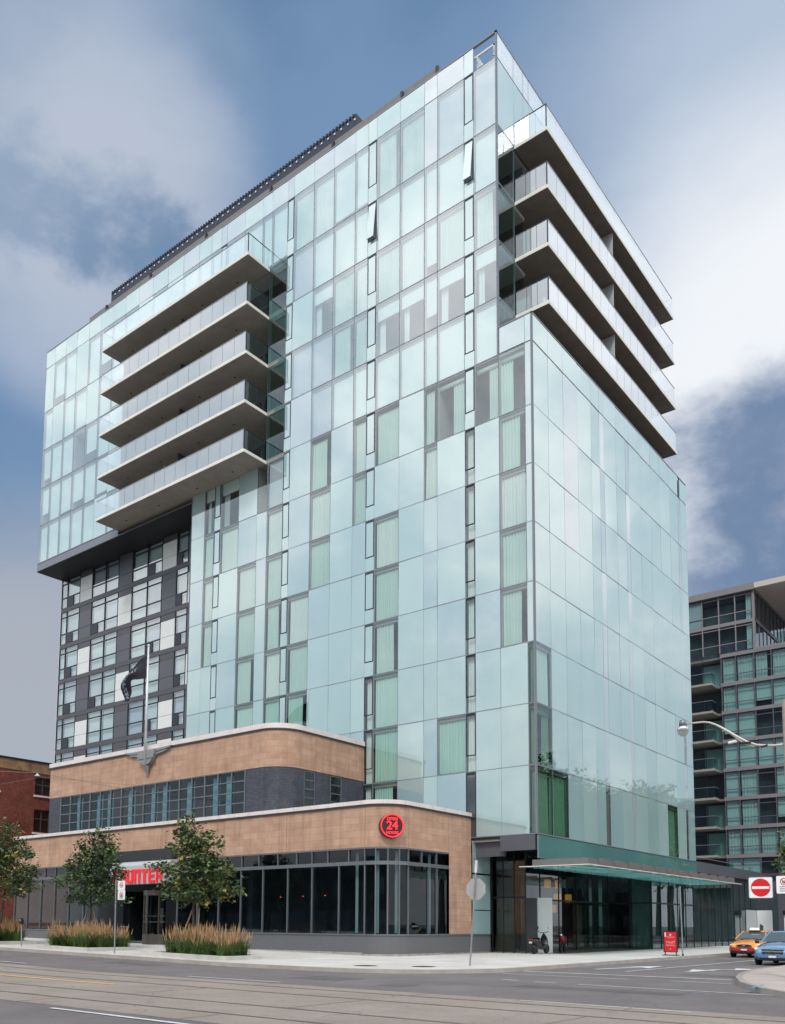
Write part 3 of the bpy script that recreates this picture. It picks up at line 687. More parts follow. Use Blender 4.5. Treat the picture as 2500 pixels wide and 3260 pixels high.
F0 = ('F', 0.0); RX0 = ('R', 0.0); RXT = ('R', -2.10)
clad = MB(); mull = MB(); rm = random.Random(11)
def pale(row):  # upper rows paler and lilac: sky reflection put into the panel colour
    x = rm.random()
    if row >= 8: return 3 if x < 0.35 else (2 if x < 0.75 else 0)
    return 1 if x < 0.22 else (2 if x < 0.34 else 0)
for r, s_ in ROWS.items():
    z0, z1 = ZL[r], ZL[r + 1]
    for k, ch in enumerate(s_):
        u0, u1 = XE[k], XE[k + 1]; seed = r * 31 + k * 7
        if ch == 'P' or ch == 'q': panel(clad, F0, u0, u1, z0, z1, pale(r))
        elif ch in 'ncdo': narrow(hotel, F0, u0, u1, z0, z1, ch, seed)
        elif ch in '.': pass
        elif ch == 'S': window(hotel, F0, u0 - 0.2, u1, z0, z1, 'N', seed, 'glass_teal')
        else: window(hotel, F0, u0, u1, z0, z1, ch, seed, 'glass_sky' if r >= 8 else ('glass_tree_tint' if ch == 'V' else ('glass_low' if r < 3 else 'glass')))
# left wing of the tower
LW = {8: "GGGGGPG", 9: "BBBBBBP", 10: "BBGDBBP", 11: "BPBBPBB", 12: "PBBPBBB"}
# too small in view to be worth a part each: gathered as one
for r, s_ in LW.items():
    for k, ch in enumerate(s_):
        u0, u1 = XL[k], XL[k + 1]; z0, z1 = ZL[r], ZL[r + 1]
        if ch == 'P': panel(clad, F0, u0, u1, z0, z1, 2)
        else: window(hotel, F0, u0, u1, z0, z1, ch, r * 17 + k, 'glass_sky', stuff=True)
for k in range(5): 
    if k % 2: panel(clad, F0, XM[k], XM[k + 1], ZL[12], ZL[13], 2)
    else: window(hotel, F0, XM[k], XM[k + 1], ZL[12], ZL[13], 'B', k + 3, 'glass_sky', stuff=True)
# panels under floor 8 line of the wing (fascia) and mullion grid
pbox(mull, F0, -49.58, -37.6, 32.72, 33.30, -0.02, 0.0)
pbox(mull, F0, -49.62, -28.4, 32.66, 32.72, -0.10, 0.02)
crown = MB()
allx = XL[:-1] + XM[:-1] + XE[:19]
for a, b in zip(allx, allx[1:]):
    if a >= -7.3 and b - a > 0.9 and not (-6.4 < a < -4.6): crown.face([P3(F0, a + .02, 51.9, 0), P3(F0, b - .02, 51.9, 0), P3(F0, b - .02, 53.42, 0), P3(F0, a + .02, 53.42, 0)], 0)
    else: panel(clad, F0, a, b, ZL[13], 53.44, 2 if rm.random() < 0.7 else 3)
TY = [0, 1.95, 3.14, 3.81, 5.66, 6.55, 8.4, 10.2, 12.0, 13.8, 15.6, 17.4, 19.2, 21, 22.3]
for a, b in zip(TY, TY[1:]):
    crown.face([P3(RXT, a + .02, 51.9, 0), P3(RXT, b - .02, 51.9, 0), P3(RXT, b - .02, 53.42, 0), P3(RXT, a + .02, 53.42, 0)], 0)
    panel(clad, RXT, a, b, ZL[12], ZL[13], 2)
crown.build('parapet_glass', M['crown_glass'], hotel, fixn=False)
fr = MB()  # white framing seen behind the parapet glass
for k in range(5): fr.box(-7.2 + k * 1.15, -7.12 + k * 1.15, 0.5, 1.2, 51.9, 53.3)
for y in (2.4, 5.0, 8.0, 11.0, 14.0): fr.box(-2.6, -2.5, y, y + .1, 51.9, 53.3)
fr.box(-2.62, -2.48, 0.5, 22, 52.55, 52.65); fr.box(-7.3, -2.4, 0.5, 0.6, 53.3, 53.4); fr.box(-2.6, -2.5, 0.5, 22, 53.3, 53.4)
fr.build('parapet_frame', M['white'], hotel)
# right facade
yb = MB(); RCODE = {0: {0: 'V', 1: 'V', 12: 'V', 5: 'D', 14: 'D'}, 1: {0: 'H'}, 2: {0: 'C'}}
for r in range(0, 8):
    for k in range(16):
        ch = RCODE.get(r, {}).get(k)
        if False: pass
        if ch: window(hotel, RX0, YE[k], YE[k + 1], ZL[r], ZL[r + 1], ch, r * 13 + k, 'glass_tree_tint' if ch == 'V' or r == 1 else 'glass')
        else: panel(clad, RX0, YE[k], YE[k + 1], ZL[r], ZL[r + 1], 3 if k in (5, 8, 14) else (3 if (k == 2 and r > 4) else (2 if rm.random() < .3 else 0)))
# terrace parapet of the lower block
for k in range(16):
    if k in (14,): continue
    panel(clad, RX0, YE[k], YE[k + 1], 33.42, 34.98, 2)
panel(clad, F0, -2.05, -0.44, 33.42, 34.98, 1); panel(clad, F0, -0.44, 0, 33.42, 34.98, 0)
# mullions and floor joints just behind the glass plane
for k, x in enumerate(XE):
    top = 33.37 if x > -2.2 and x != -2.10 else (51.8)
    z0 = 6.26
    if x < -20.5: spans = ((6.26, 33.3), (47.6, 53.4))
    elif x > -2.0: spans = ((6.26, 34.95),)
    else: spans = ((6.26, 53.4),)
    for (a, b) in spans: pbox(mull, F0, x - 0.022, x + 0.022, a, b, -0.09, -0.006)
for x in XL + XM[1:-1]:
    if x < -37.5: pbox(mull, F0, x - .022, x + .022, 32.72, 53.4, -0.09, -0.006)
    else: pbox(mull, F0, x - .022, x + .022, 47.6, 53.4, -0.09, -0.006)
for r, z in enumerate(ZL[:-1]):
    x1 = 0.0 if r <= 8 else -2.10; x0 = -28.33 if r < 8 else (-49.58)
    if 8 < r < 12 or r == 8 and False:
        pbox(mull, F0, -49.58, -37.6, z - .026, z + .026, -0.10, 0.004); pbox(mull, F0, -20.6, x1, z - .026, z + .026, -0.10, 0.004)
    else: pbox(mull, F0, x0, x1, z - .024, z + .024, -0.10, 0.004)
    if r <= 8: pbox(mull, RX0, 0.0, 24.2, z - .024, z + .024, -0.10, 0.004)
pbox(mull, F0, -2.10, 0.02, 34.97, 35.05, -0.06, 0.02); pbox(mull, RX0, -0.02, 24.2, 34.97, 35.05, -0.06, 0.02)
for y in YE: pbox(mull, RX0, y - .014, y + .014, 6.26, 34.97, -0.09, -0.006)
for y in TY: pbox(mull, RXT, y - .016, y + .016, 47.63 if y > 2 else 33.4, 53.4, -0.09, -0.006)
for z in ZL[8:14]: pbox(mull, RXT, 0, 1.95 if z < 47.6 else 22.3, z - .04, z + .04, -0.10, 0.004)
pbox(mull, F0, -49.6, -2.08, 53.42, 53.52, -0.12, 0.02); pbox(mull, RXT, -0.02, 22.3, 53.42, 53.52, -0.12, 0.02)
mull.build('mullion', M['mull'], hotel)
clad.build('cladding', [M['panel_a'], M['panel_b'], M['panel_c'], M['panel_l']], hotel, fixn=False)
# joint backing: what shows in the open joints between panels, and the back of the panels
jb = MB()
for r, s_ in ROWS.items():
    for k, ch in enumerate(s_):
        if ch in 'Pqno': pbox(jb, F0, XE[k] + .03, XE[k + 1] - .03, ZL[r] + .04, ZL[r + 1] - .04, -0.10, -0.03)
for r in range(8):
    for k in range(16):
        ch = RCODE.get(r, {}).get(k) or None
        if not ch: pbox(jb, RX0, YE[k] + .02, YE[k + 1] - .02, ZL[r] + .04, ZL[r + 1] - .04, -0.10, -0.03)
jb.build('panel_backing', M['joint'], hotel)
# opaque core: rooms a metre deep behind the skin, floors running out to it
core = MB()
core.box(-27.4, -1.15, 1.15, 23.1, 6.3, 33.2)
core.box(-48.6, -38.0, 1.15, 21, 32.9, 53.0); core.box(-38.0, -18.3, 2.62, 21, 32.9, 47.4); core.box(-18.3, -5.2, 1.3, 21, 33.0, 47.4)
core.box(-48.6, -3.1, 1.15, 21, 47.6, 51.6)
core.box(-5.2, -4.2, 3.2, 21, 33.4, 47.4)
core.build('interior', M['room'], hotel)
fl = MB()
for r, z in enumerate(ZL[:-1]):
    if r <= 8:
        fl.box(-28.3, -0.11, 0.11, 1.2, z - .26, z - .02); fl.box(-1.2, -0.11, 1.2, 24.1, z - .26, z - .02)
    if r >= 8:
        fl.box(-49.5, -37.65, 0.11, 1.2, z - .26, z - .02); fl.box(-18.3, -2.2, 0.11, 1.35, z - .26, z - .02)
        if r in (8, 12, 13): fl.box(-37.65, -18.3, 0.11, 1.2, z - .26, z - .02) if r != 8 else None
        fl.box(-5.2, -2.2, 1.35, 3.3, z - .26, z - .02)
    if r >= 12: fl.box(-3.2, -2.2, 3.3, 22, z - .26, z - .02)
fl.box(-49.5, -2.2, 1.2, 22.2, 51.6, 51.85); fl.box(-2.08, -0.02, 0.02, 24.1, 33.2, 33.38)
# partitions between rooms
for x in (-25.5, -21.4, -16.4, -12.7, -9.07, -6.26, -2.1): fl.box(x - .08, x + .08, 0.12, 1.2, 6.3, 33.2)
for x in (-16.4, -11.3, -7.21): fl.box(x - .08, x + .08, 0.12, 1.35, 33.4, 51.6)
for y in (3.68, 9.28, 16.95, 20.7): fl.box(-1.2, -0.12, y - .08, y + .08, 6.3, 33.2)
for x in (-49.5, -44.66): fl.box(x, x + .15, 0.12, 1.2, 33.3, 51.6)
fl.build('floor_slab', M['room_light'], hotel)
back = MB(); back.box(-49.58, -49.45, 0.02, 21.5, 32.7, 53.4); back.box(-49.5, -2.2, 21.0, 22.2, 32.7, 53.4); back.box(-28.3, -0.05, 23.1, 24.2, 6.3, 35.0); back.box(-28.42, -28.32, 0.0, 2.6, 6.3, 32.7)
back.build('rear_wall', M['wing_dark'], hotel)
so = MB(); so.box(-49.58, -28.34, 0.03, 14, 32.60, 32.70); so.build('soffit', M['soffit'], hotel)
# recess back wall with sliding doors behind the left balconies
rw = MB(); rg = MB(); rc = MB()
for r in (8, 9, 10, 11):
    z0, z1 = ZL[r], ZL[r + 1] - .3
    x = -37.5
    while x < -18.8:
        x1 = min(x + 1.55, -18.4)
        rg.face([(x + .05, 2.44, z0 + .05), (x1 - .05, 2.44, z0 + .05), (x1 - .05, 2.44, z1), (x + .05, 2.44, z1)])
        rw.box(x - .04, x + .04, 2.38, 2.5, z0, z1)
        if rm.random() < 0.45: rc.box(x + .1, x1 - .1, 2.5, 2.54, z0 + .1, z1 - .1)
        x = x1
    rw.box(-37.6, -18.3, 2.38, 2.5, z1 - .05, z1 + .3)
rw.box(-37.66, -37.58, 0.03, 2.6, 33.4, 47.4); rw.box(-18.32, -18.26, 0.12, 2.6, 33.4, 47.4)
rgo = rg.build('balcony_door', M['glass_dark'], hotel, fixn=False); rw.build('frame', M['mull'], rgo); rc.build('blind', M['blind_g'], rgo)
# recess behind the right balconies
rw = MB(); rg = MB()
for r in (8, 9, 10, 11):
    z0, z1 = ZL[r], ZL[r + 1] - .3
    y = 3.3
    while y < 22:
        y1 = min(y + 1.8, 22.2)
        rg.face([(-4.1, y + .05, z0 + .05), (-4.1, y1 - .05, z0 + .05), (-4.1, y1 - .05, z1), (-4.1, y + .05, z1)])
        rw.box(-4.16, -4.06, y - .04, y + .04, z0, z1); y = y1
    for a, b in ((-5.1, -4.2), (-4.15, -3.2), (-3.15, -2.25)):
        rg.face([(a, 3.25, z0 + .05), (b, 3.25, z0 + .05), (b, 3.25, z1), (a, 3.25, z1)])
rgo = rg.build('balcony_door', M['glass_dark'], hotel, fixn=False); rw.build('frame', M['mull'], rgo)
# glass screen round the tower corner
for r in (8, 9, 10, 11):
    window(hotel, RXT, 0.0, 1.95, ZL[r], ZL[r + 1], 'N', r, 'glass_teal')
eo = extra['g'].build('far_windows', M['glass_sky'], hotel, fixn=False); eo['kind'] = 'stuff'
extra['f'].build('frame', M['mull'], eo); extra['c'].build('blind', M['blind'], eo)
# balconies
def rail_run(gl, fr, pl, u0, u1, zb, h, step, d=0.0, post=True):
    n = max(1, round((u1 - u0) / step)); w = (u1 - u0) / n
    for k in range(n):
        a, b = u0 + k * w, u0 + (k + 1) * w
        gl.face([P3(pl, a + .012, zb - 0.02, d), P3(pl, b - .012, zb - 0.02, d), P3(pl, b - .012, zb + h, d), P3(pl, a + .012, zb + h, d)])
        if post: pbox(fr, pl, a - .012, a + .012, zb - .16, zb + .12, d - .045, d + .012)
    pbox(fr, pl, u0 - .01, u1 + .01, zb + h, zb + h + .045, d - .03, d + .02, 0)
for r in (8, 9, 10, 11, 12):
    zs, zt = ZL[r] - .27, ZL[r] - .04
    b = MB(); b.box(-37.6, -20.62, -2.05, 0.0, zs, zt); 
    if r < 12: b.box(-37.58, -18.35, 0.0, 2.38, zs, zt)
    for x in (-35.5, -31.4, -27.0, -23.2):  # small round soffit lights
        b.cyl((x, -0.7, zs - .03), (x, -0.7, zs + .01), .07, n=10, m=1)
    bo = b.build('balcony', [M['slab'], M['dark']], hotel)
    e = MB(); e.box(-37.62, -20.60, -2.09, -2.052, zs + .02, zt + .0); e.box(-20.618, -20.585, -2.05, 0.0, zs + .02, zt); e.build('slab_edge', M['slab_edge'], bo)
    gl = MB(); fr = MB()
    rail_run(gl, fr, ('F', -2.02), -37.58, -20.64, zt, 1.42, 1.21)
    rail_run(gl, fr, ('R', -37.56), -2.02, 0.0, zt, 1.42, 1.0)
    go = gl.build('railing', M['rail_top' if r == 12 else 'rail_glass'], bo, fixn=False); fr.build('rail', M['galv'], go)
    gl = MB(); fr = MB(); rail_run(gl, fr, ('R', -20.66), -2.02, 2.3 if r < 12 else 0.0, zt, 1.42, 1.1)
    fr.box(-20.69, -20.63, -2.05, -1.99, zt, zt + 1.45)
    go = gl.build('railing', M['glass_teal' if r < 12 else 'glass'], bo, fixn=False); fr.build('rail', M['frame'], go)
    if r > 8 or True:
        dv = MB(); 
        if r < 12: dv.box(-29.35, -29.30, -0.7, 2.3, zt, ZL[r + 1] - .3, 0); dv.box(-29.36, -29.29, -1.90, -1.851, zt, zt + 1.75, 0); dv.build('divider', M['wing_dark'], bo)
for r in (9, 10, 11, 12):
    zs, zt = ZL[r] - .23, ZL[r] - .02
    b = MB(); b.box(-2.08, 0.05, 1.98, 22.35, zs, zt); 
    if r < 12: b.box(-4.05, -2.08, 3.3, 22.2, zs, zt)
    bo = b.build('balcony', M['slab_shade'], hotel)
    e = MB(); e.box(0.052, 0.085, 1.96, 22.37, zs, zt); e.box(-2.08, 0.05, 1.945, 1.978, zs, zt); e.build('slab_edge', M['slab_edge'], bo)
    gl = MB(); fr = MB()
    rail_run(gl, fr, ('R', 0.02), 2.02, 22.3, zt, 1.45, 1.19, post=False)
    rail_run(gl, fr, ('F', 22.32), -2.0, 0.02, zt, 1.45, 1.0)
    go = gl.build('railing', M['rail_white'], bo, fixn=False); fr.build('rail', M['galv'], go)
    gl = MB(); fr = MB(); rail_run(gl, fr, ('F', 2.0), -2.06, 0.0, zt, 1.45, 0.7); fr.box(-.02, .04, 1.98, 2.04, zt, zt + 1.49)
    go = gl.build('railing', M['rail_glass'], bo, fixn=False); fr.build('rail', M['frame'], go)
    dv = MB(); 
    if r < 12: dv.box(-4.0, -0.1, 11.5, 11.55, zt, ZL[r + 1] - .25); dv.build('divider', M['lgrey'], bo)
# a few chairs left out on the balconies
cm_ = mat('balcony_chair_plastic', (.55, .52, .48), .5)
chairs = ((-33.4, -1.2, 9, 'pale balcony chair on the second left balcony from the bottom, near its left end'), (-25.2, -1.1, 10, 'pale balcony chair on the middle left balcony, toward its right end'), (-22.2, -1.2, 8, 'pale balcony chair on the lowest left balcony, near its right end'), (-0.9, 3.0, 9, 'pale balcony chair at the near end of the lowest right balcony'), (-1.0, 3.2, 11, 'pale balcony chair at the near end of the second right balcony from the top'))
ch0 = None
for (x, y, r, lab) in chairs:
    if ch0 is None:
        ch0 = c_ = thing('balcony_chair', lab, 'chair', 'chairs on the balconies')
        q = MB(); q.box(-.24, .24, -.24, .24, .42, .46); q.build('seat', cm_, c_); q = MB(); q.obox((0, .25, .70), (.24, 0, 0), (0, .02, -.004), (0, .05, .26)); q.build('backrest', cm_, c_)
        for (a, b_) in ((-.2, -.2), (.2, -.2), (-.2, .2), (.2, .2)): q = MB(); q.cyl((a, b_, 0), (a, b_, .43), .018, n=6); q.build('leg', cm_, c_)
    else: c_ = copy_tree(ch0)
    c_['label'] = lab; c_.location = (x, y, ZL[r] - .03); c_.rotation_euler = (0, 0, x * 2)
# roof: brown cap channel, navy louvre screen
cp = MB(); cp.box(-43.1, -6.2, 0.12, 0.6, 53.50, 54.05)
for x in (-40.5, -34.5, -27.7, -20.7, -14.8, -9.0, -6.3): cp.box(x - .09, x + .09, -0.02, 0.12, 53.55, 53.98, 1)
cp.build('roof_cap', [M['cap'], M['dark']], hotel)
lv = MB(); lv.box(-41.3, -13.6, 1.0, 8.0, 53.6, 56.1)
x = -41.2
while x < -13.8: lv.box(x, x + .12, 0.94, 1.0, 55.9, 56.13); x += .3
x = -41.0
for k in range(46):
    lv.box(x + .25, x + .37, 0.95, 1.0, 55.60, 55.73, 1); x += 0.6
lv.build('roof_louvre', [M['louvre'], M['bolt']], hotel)
# ground floor of the hotel
gf = MB(); gf.box(-2.2, -0.13, 0.0, 0.3, 5.43, 6.22); gf.box(-3.95, -2.2, 0.35, 0.6, 5.2, 6.22)
gf.build('entrance_fascia', M['wing_dark'], hotel)
tf = MB(); pbox(tf, RX0, 0.0, 24.15, 4.98, 6.18, 0.01, 0.06); tf.build('glass_band', M['teal_panel'], hotel)
sf = MB(); sf.box(-28, -0.05, 0.05, 24.1, 6.10, 6.20); sf.build('ground_soffit', M['soffit'], hotel)
# recessed dark glazing, side panel beside the diner, partitions
gw = MB(); gfm = MB(); 
def wall_glass(p, q, z0, z1, step, mm='x'):
    a = Vector(p); b = Vector(q); L = (b - a).length; n = max(1, round(L / step)); t = (b - a) / n
    for k in range(n):
        u = a + t * k; v = a + t * (k + 1)
        gw.face([(u.x, u.y, z0), (v.x, v.y, z0), (v.x, v.y, z1), (u.x, u.y, z1)])
        gfm.box(u.x - .03, u.x + .03, u.y - .03, u.y + .03, z0, z1)
    gfm.obox(((a.x + b.x) / 2, (a.y + b.y) / 2, 3.05), (b - a).to_3d() / 2, Vector((-(b - a).y, (b - a).x, 0)).normalized() * .03, (0, 0, .05))
wall_glass((-4.0, 2.15), (-1.9, 2.15), 0.02, 6.1, 0.75)
wall_glass((-1.9, 2.15), (-3.4, 4.2), 0.02, 6.1, 2)
wall_glass((-3.4, 4.2), (-3.4, 16.3), 0.02, 5.9, 2.4)
wall_glass((-3.4, 16.3), (-0.35, 16.3), 0.02, 5.9, 1.4)
wall_glass((-0.35, 16.3), (-0.35, 40.5), 0.02, 5.3, 1.62)
gwo = gw.build('lobby_glazing', M['glass_lobby'], hotel, fixn=False); gfm.build('frame', M['dark'], gwo)
fin = MB(); y = 17.2
while y < 40: fin.box(-0.85, -0.4, y, y + .03, 0.05, 5.3); y += 1.62
fin.build('glass_fin', glass('fin_glass', (0.35, 0.6, 0.55), 0.9, 0.12, 0.5, (0.16, 0.42, 0.40)), hotel)
inn = MB(); inn.box(-12, -9.0, 2.3, 40, 0, 6.0); inn.box(-9, -3.6, 39.0, 40.4, 0, 6.0); inn.box(-10, -6, 10, 10.3, 0, 6)
wd = MB(); wd.box(-5.2, -5.0, 4.6, 6.4, 0, 3.2); wd.box(-8.0, -6.4, 9.6, 9.8, 0, 5.0); wd.box(-4.7, -4.4, 13.6, 14.4, 0, 2.9); wd.build('timber_wall', mat('lobby_timber', (.26, .15, .07), .5, var=.3, stretch=(1, 1, .1)), hotel)
inn.build('lobby_wall', M['room'], hotel)
iw = MB(); iw.box(-3.6, -3.4, 20.5, 38, 0, 5.4); iw.build('teal_wall', mat('lobby_teal_wall', (.12, .22, .22), .6, var=.25, scale=.8), hotel)
fl2 = MB(); fl2.box(-9, -0.4, 3.5, 40.3, 0.004, 0.012); fl2.build('lobby_floor', mat('lobby_floor_stone', (.12, .10, .09), .3), hotel)
am = MB()
for (x, y, z, r_) in ((-7.9, 8.0, 3.9, .30), (-5.7, 12.0, 4.25, .22), (-5.2, 12.4, 4.2, .14), (-5.6, 13.2, 3.35, .25), (-5.0, 13.6, 3.3, .22), (-5.9, 13.2, 2.6, .2), (-6.4, 10.5, 2.5, .12)): am.lathe((x, y, z), [(r_ * .6, .3), (r_, .28), (r_, -.2), (r_ * .6, -.22)], 12)
am.build('lobby_lamp', M['lamp_amber'], hotel)
sp = MB(); sp.box(-3.98, -3.94, 0.06, 1.82, 4.35, 6.1); sp.box(-3.98, -3.94, 0.06, 1.82, 2.35, 4.25); sp.box(-3.98, -3.94, 0.06, 1.82, 1.02, 2.30)
sp.box(-3.97, -3.90, 1.82, 1.90, 0.98, 6.2, 1); sp.build('side_panel', [M['panel_a'], M['dark']], hotel)
# canopy: steel beams over green glass, its gaps imitating the beams' shadows
cn = MB(); cn.box(-0.3, 2.8, 0.0, 0.12, 4.58, 4.90); cn.box(2.68, 2.8, 0.12, 23.2, 4.58, 4.88)
y = 1.2
k = 0
while y < 23.3:
    cn.box(2.80, 3.02, y, y + .95, 4.60, 4.93 if k % 2 == 0 else 4.91); cn.box(0.05, 2.68, y, y + .12, 4.62, 4.86); y += 1.9; k += 1
co = cn.build('canopy', mat('canopy_bronze', (0.22, 0.19, 0.18), 0.4, 0.5, var=0.08), hotel)
cg = MB(); y = -0.6
while y < 24: cg.box(-0.5, 3.15, y, y + .78, 4.50, 4.515); y += 1.12
cg.build('canopy_glass', M['canopy_glass'], co); ce = MB(); ce.box(-0.7, 3.2, -0.68, -0.62, 4.49, 4.53); ce.box(3.16, 3.2, -0.62, 24.1, 4.49, 4.53); ce.build('edge_trim', M['coping'], co)
# low wing of the hotel along the side street
lw = thing('low_glass_annex', 'low dark annex with teal glass fins running behind the hotel canopy along the side street', 'building')
a = MB(); a.box(-8, -0.02, 24.25, 41, 5.5, 6.28); a.box(-8, -0.3, 41, 44, 5.3, 6.2); a.build('roof_fascia', M['wing_dark'], lw)
a = MB(); a.box(-0.5, -0.3, 24.3, 41, 5.30, 5.44); a.build('trim', M['dark'], lw)
gl = MB(); fr = MB(); rail_run(gl, fr, ('R', -1.0), 24.4, 44, 6.3, .5, 1.6); go = gl.build('railing', M['glass_teal'], lw, fixn=False); fr.build('rail', M['galv'], go)
a = MB()
for k in range(9): a.face([(-0.4, 40.6 + k * 1.7, 0.02), (-0.4, 42.2 + k * 1.7, .02), (-0.4, 42.2 + k * 1.7, 5.2), (-0.4, 40.6 + k * 1.7, 5.2)])
a.build('window', M['glass_teal'], lw, fixn=False); a = MB(); a.box(-3, -2, 40.6, 56, 0, 5.2); a.build('wall', M['room'], lw)
a = MB(); a.box(-0.45, -0.3, 37.4, 40.4, 0.02, 2.95); a.build('white_panel', M['lgrey'], lw)
a = MB(); a.box(-0.3, 0.9, 40.5, 40.7, 0.02, 2.95); a.build('white_panel', M['white'], lw)
a = MB(); a.box(0.95, 2.6, 44.4, 44.6, 0.0, 2.6); a.build('white_panel', M['white'], lw); a = MB(); a.box(0.9, 2.7, 44.2, 44.8, 2.6, 3.0); a.build('canopy', M['dark'], lw)
a = MB(); a.box(-5, 4, 48, 62, 0, 5.8); a.build('rear_block', M['wing_dark'], lw)
# freestanding screen panels at the entrance
a = MB(); q = Vector((-1.35, 4.18)) - Vector((-2.0, 3.69)); 
def slabxy(mb, p, q, z0, z1, t=.06, m=0):
    p = Vector(p); q = Vector(q); d = (q - p); n_ = Vector((-d.y, d.x)).normalized() * t / 2
    mb.obox(((p.x + q.x) / 2, (p.y + q.y) / 2, (z0 + z1) / 2), (d.x / 2, d.y / 2, 0), (n_.x, n_.y, 0), (0, 0, (z1 - z0) / 2), m)
slabxy(a, (-2.0, 3.69), (-1.35, 4.18), 0.01, 3.06); o = a.build('entrance_screen', M['white']); tag(o, 'tall light grey upright panel standing behind the parked scooter', 'screen panel', 'entrance screens beside the lobby')
a = MB(); slabxy(a, (-2.66, 3.20), (-2.03, 3.67), 0.01, 3.05); o = a.build('entrance_screen', mat('screen_charcoal', (.05, .05, .06), .5)); tag(o, 'tall charcoal upright panel left of the light grey one at the hotel entrance', 'screen panel', 'entrance screens beside the lobby')
# ------------------------------------------------------------------ black and white apartment wing
wing = thing('chequered_apartment_wing', 'dark grey apartment wing with chequered white panels, tucked under the hotel overhang', 'building')
WX = [-49.35, -48.42, -46.45, -44.58, -42.58, -40.70, -38.80, -36.74, -34.84, -33.0, -31.6, -29.9, -28.45]
WZ = [(13.30, 16.42), (16.42, 19.52), (19.52, 22.84), (22.84, 26.06), (26.06, 29.44), (29.44, 32.58)]
WF = ('F', 2.4)
b = MB(); b.box(-49.35, -28.45, 2.75, 18, 6, 32.58); b.box(-49.42, -49.33, 2.38, 18, 6, 32.55, 1); b.build('interior_wall', [M['room'], M['wing_white']], wing)
bd = MB(); wp = MB(); dp = MB()
codes = {0: "GGWGGDGGWGGG", 1: "GGWGGDGGWGDG", 2: "GGDGGWGGDGWG", 3: "GGWGGDGGWGDG", 4: "GGDGGWGGDGWG", 5: "GGWGGDGGWGDG"}
rw_ = random.Random(5)
for r, (z0, z1) in enumerate(WZ):
    pbox(bd, WF, -49.35, -28.45, z0, z0 + .36, -0.3, 0.03)
    for k in range(12):
        u0, u1 = WX[k], WX[k + 1]; ch = codes[r][k]; a, c_ = z0 + .36, z1
        if ch in 'WD':
            mb = MB(); top = c_ - .55
            pbox(mb, WF, u0 + .05, u1 - .05, a + .02, a + .98, -.05, .012); pbox(mb, WF, u0 + .05, u1 - .05, a + 1.01, top, -.05, .012)
            mb.build('white_panel' if ch == 'W' else 'grey_panel', M['wing_white' if ch == 'W' else 'wing_dark'], wing)
            pbox(bd, WF, u0 + .05, u1 - .05, top + .02, c_, -.05, .0)
            continue
        fr = MB()
        for x in (u0, u1): pbox(fr, WF, x - .035 if x == u1 else x, x if x == u1 else x + .035, a, c_, -.12, .03)
        tz = a + .98; uz = c_ - .50
        for z in (tz, uz): pbox(fr, WF, u0 + .035, u1 - .035, z - .035, z + .035, -.12, .025)
        pbox(fr, WF, u0 + .035, u1 - .035, a, a + .05, -.12, .025)
        wdw = fr.build('window', M['frame'], wing)
        p = MB(); p.face([P3(WF, u0 + .04, a + .05, -.03), P3(WF, u1 - .04, a + .05, -.03), P3(WF, u1 - .04, c_ - .01, -.03), P3(WF, u0 + .04, c_ - .01, -.03)])
        p.build('pane', M['glass_sky'], wdw, fixn=False)
        q = curtain_mesh(WF, u0 + .05, u1 - .05 - (0.3 if rw_.random() < .2 else 0), a + .1, c_ - .1, .22, r * 9 + k, .03, .2); q.build('curtain', M['curtain_w'] if rw_.random() < .75 else M['blind_g'], wdw, smooth=True, fixn=False)
        if (k in (1, 3, 7, 9) and (r + k // 4) % 2 == 0) or k in (1, 9):
            s_ = MB(); h = u0 + (u1 - u0) * .5
            if (r, k) in ((1, 3), (4, 7)):
                s_.obox(((u0 + h) / 2, 2.15, a + .52), ((h - u0) / 2 - .04, 0, 0), (0, .02, .01), (0, -.22, .30))
            else: pbox(s_, WF, u0 + .05, h, a + .08, tz - .05, -.02, .02)
            s_.build('vent_sash', M['frame'] if (r, k) != (1, 3) else M['wing_white'], wdw)
bd.build('floor_band', M['wing_band'], wing)
# ------------------------------------------------------------------ the diner
diner = thing('stone_diner', 'tan limestone corner diner with rounded corner, white coping and long dark windows', 'building')
def arc_pts(cx, cy, r, a0, a1, n=14): return [(cx + r * math.cos(math.radians(a0 + (a1 - a0) * k / n)), cy + r * math.sin(math.radians(a0 + (a1 - a0) * k / n))) for k in range(n + 1)]
LOW = [(-39.4, 0.0)] + arc_pts(-37.87, -5.73, 1.53, 180, 270) + arc_pts(-5.55, -5.73, 1.53, 270, 360) + [(-4.02, 0.0)]
LOWE = LOW[:-1] + [(-4.02, 1.88)]
def path_between(path, x0=None, x1=None):
    """the straight front run between two x values"""
    return [(x0, -7.26), (x1, -7.26)]
ds = MB(); ds.extrude_path(LOW, 5.28, 7.30, -0.3, 0.0)
